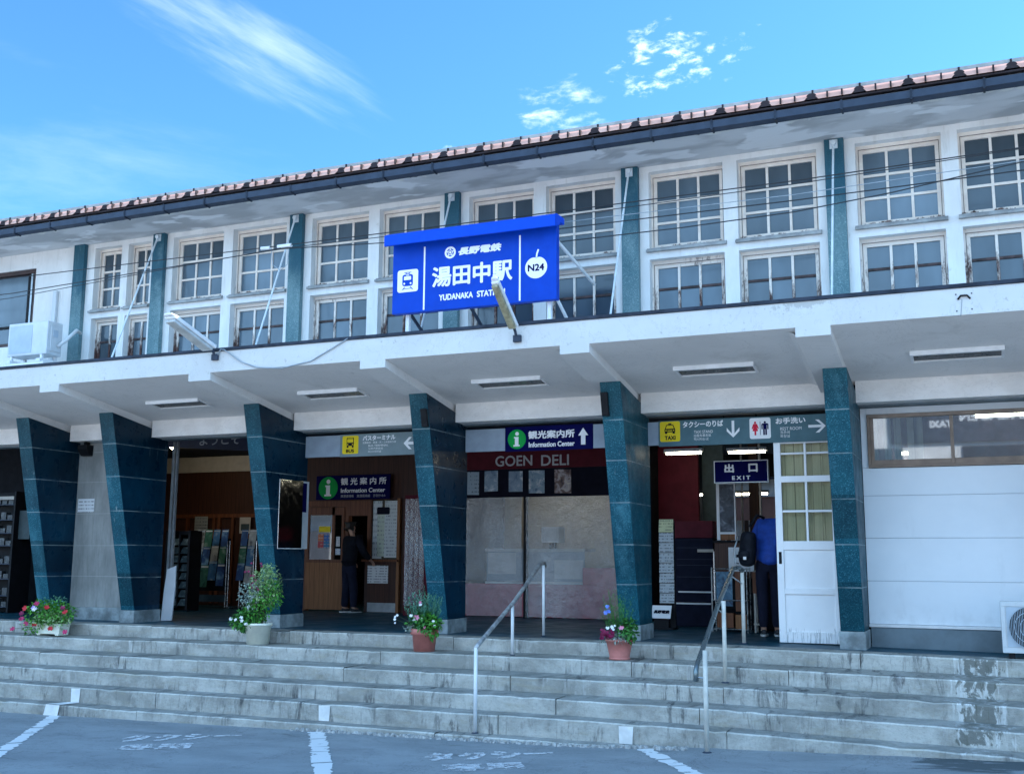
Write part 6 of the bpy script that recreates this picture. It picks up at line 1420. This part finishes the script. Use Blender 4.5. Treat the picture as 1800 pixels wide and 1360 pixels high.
def stand(label, x0, x1, y, seed, n):
    r = random.Random(seed); t_ = thing('leaflet_rack', label, 'rack', ((x0+x1)/2, y, .75), 'leaflet racks in the left entrance')
    mb = MB()
    for x in (x0, x1, x1-.06): mb.tube([(x, y, .755), (x, y, 2.1)], .011, M['steel'], 6)
    mb.box(x0, x1, y+.02, y+.04, 1.1, 2.15, M['black']); mb.box(x0, x1, y+.0, y+.02, .88, 1.02, M['wall_teal']); mb.tube([(x0-.05, y-.15, .77), (x0-.05, y+.2, .77)], .012, M['steel'], 6); mb.tube([(x1+.05, y-.15, .77), (x1+.05, y+.2, .77)], .012, M['steel'], 6); mb.obj('frame', t_)
    pal = [((.02, .05, .10), (.06, .18, .36), (.40, .52, .60)), ((.015, .05, .03), (.05, .17, .12), (.30, .42, .36)), ((.06, .06, .06), (.36, .38, .38), (.62, .64, .62)), ((.02, .03, .08), (.04, .10, .26), (.22, .42, .62))]
    wd = (x1-x0)/n
    for i in range(n):
        z = 2.33
        for j in range(3):
            h = r.uniform(.34, .44); w_ = wd*r.uniform(.72, .95); a = x0+wd*i+.01; mb = MB()
            mb.poly([(a, y-.05-.05*j, z-h), (a+w_, y-.05-.05*j, z-h), (a+w_, y+.0-.05*j, z), (a, y-.0-.05*j, z)], m_picture('pamphlet_%d%d%d' % (seed, i, j), pal[(i*3+j*2+seed) % 4], 4.5, seed*7+i*3+j)); mb.poly([(a+.01, y-.053-.05*j+.045, z-.085), (a+w_-.01, y-.053-.05*j+.045, z-.085), (a+w_-.01, y-.004-.05*j, z-.02), (a+.01, y-.004-.05*j, z-.02)], M['paper'] if (i+j) % 2 else M['plastic_grey']); mb.obj('pamphlet', t_)
            z -= h*r.uniform(.86, .98)
    return t_
stand('tall pamphlet rack full of blue and white flyers in the left entrance', -2.46, -1.63, 4.3, 2, 4); stand('narrow pamphlet rack beside the full one, partly behind the pillar', -1.50, -1.12, 4.5, 3, 2)
notice('cream panel with a green screen on the brown wall', -2.25, -1.97, 2.28, 2.62, 5.41, M['cream'], 'panel', 'wall_panel'); notice('green screen set in the cream wall panel', -2.21, -2.0, 2.34, 2.48, 5.405, M['wall_teal'], 'screen', 'screen')
notice('landscape picture on the brown wall behind the pillar', -1.55, -.95, 1.9, 2.75, 5.40, m_picture('valley_print', ((.01, .03, .05), (.02, .09, .07), (.06, .16, .26)), 3, 8), 'picture', 'picture')
notice('faded map sheet high on the brown wall', -3.45, -3.1, 2.35, 2.65, 5.41, PR(50, 14, .4, (.30, .33, .34)), 'map', 'map_sheet')
t_ = thing('grey_board', 'plain grey board leaning against the teal pillar by the left entrance', 'board', (.30, .35, .75))
mb = MB(); mb.prism_y(.295, .32, [(.150, .755), (.365, .765), (.405, 1.25), (.40, 1.63), (.225, 1.57), (.185, 1.25)], M['board']); mb.obj('sheet', t_, .003)
# goods rack in the shop at far left
t_ = thing('goods_rack', 'dark rack of packaged goods at the far left edge', 'rack', (-4.15, 1.0, .75))
mb = MB(); mb.box(-5.2, -3.93, 1.3, 1.4, .755, 2.95, M['black']); mb.box(-3.95, -3.91, .95, 1.4, .755, 2.95, M['black']); mb.obj('frame', t_)
for j, z in enumerate((.85, 1.05, 1.35, 1.62, 1.95, 2.18, 2.42, 2.70)):
    mb = MB(); mb.box(-5.2, -3.951, .95, 1.299, z, z+.015, M['gutter']); 
    for i in range(5):
        x = -4.02-i*.16; mb.box(x-.12, x, 1.0, 1.1, z+.016, z+.10+.05*((i+j) % 2), m_picture('goods_%d%d' % (j, i), ((.008, .01, .014), (.03, .035, .04), (.16, .17, .17)), 14, i*3+j)); 
    mb.obj('shelf', t_)
mb = MB(); mb.box(-5.2, -3.95, .94, 1.0, 2.80, 2.86, M['yellow_dim'] if 'yellow_dim' in M else M['cream']); mb.obj('header', t_)
notice('pale blue hanging bag by the goods rack', -3.90, -3.62, 2.08, 2.60, 1.05, M['wall_teal'], 'bag', 'hanging_bag')

# ================================================================== BEYOND THE HALL AND ACROSS THE STREET
t_ = thing('platform_building', 'pale building with reddish band seen through the exit hall', 'building', (7.5, 13.5, .7))
mb = MB(); mb.box(0, 16, 13.4, 14, .7, 2.05, M['plastic_white']); mb.box(0, 16, 13.4, 14, 2.75, 3.32, M['rust']); mb.box(0, 16, 13.38, 14, 3.321, 3.75, M['white']); mb.box(0, 16, 13.3, 14, 3.751, 5.5, M['dark_metal']); mb.obj('wall', t_)
mb = MB(); mb.box(0, 16, 13.45, 13.46, 2.051, 2.749, M['white']); 
for x in (6.55, 7.0, 8.2, 9.4): mb.box(x, x+.10, 13.39, 13.449, 2.051, 2.749, M['brown_frame'])
mb.obj('window', t_)
t_ = thing('office_building', 'white taxi office across the street, mirrored in the window strip', 'building', (10, -27, 0))
mb = MB(); mb.box(-26, 40, -35, -27, -.5, 5.9, M['opp_wall']); mb.box(-26, 40, -35, -27.0, 5.901, 7.6, M['opp_wall']); mb.box(-26.2, 40.2, -35.2, -26.8, 7.601, 7.8, M['opp_dark']); mb.obj('wall', t_)
mb = MB()
for q in range(22): mb.box(-24+q*2.9, -22.3+q*2.9, -26.99, -26.9, .2, 3.2, M['opp_dark'])
mb.box(-26, 40, -26.95, -26.2, 4.2, 4.5, M['opp_dark'])
for q in range(16): mb.box(-24+q*4.0, -22+q*4.0, -26.99, -26.95, 4.75, 5.8, M['pane'])
mb.obj('shutter', t_)
mb = MB(); mb.box(9.6, 17.5, -26.99, -26.9, 5.95, 7.35, M['opp_board']); so_ = mb.obj('sign_board', t_)
mb = MB(); text(mb, 'NAGADEN', -14.35, -11.95, 6.68, 7.02, 26.89, W, .02); text(mb, 'TAXI', -11.73, -10.95, 6.48, 6.74, 26.89, W, .02)
mb.v = [(-x, -y, z) for x, y, z in mb.v]; mb.obj('lettering', so_)
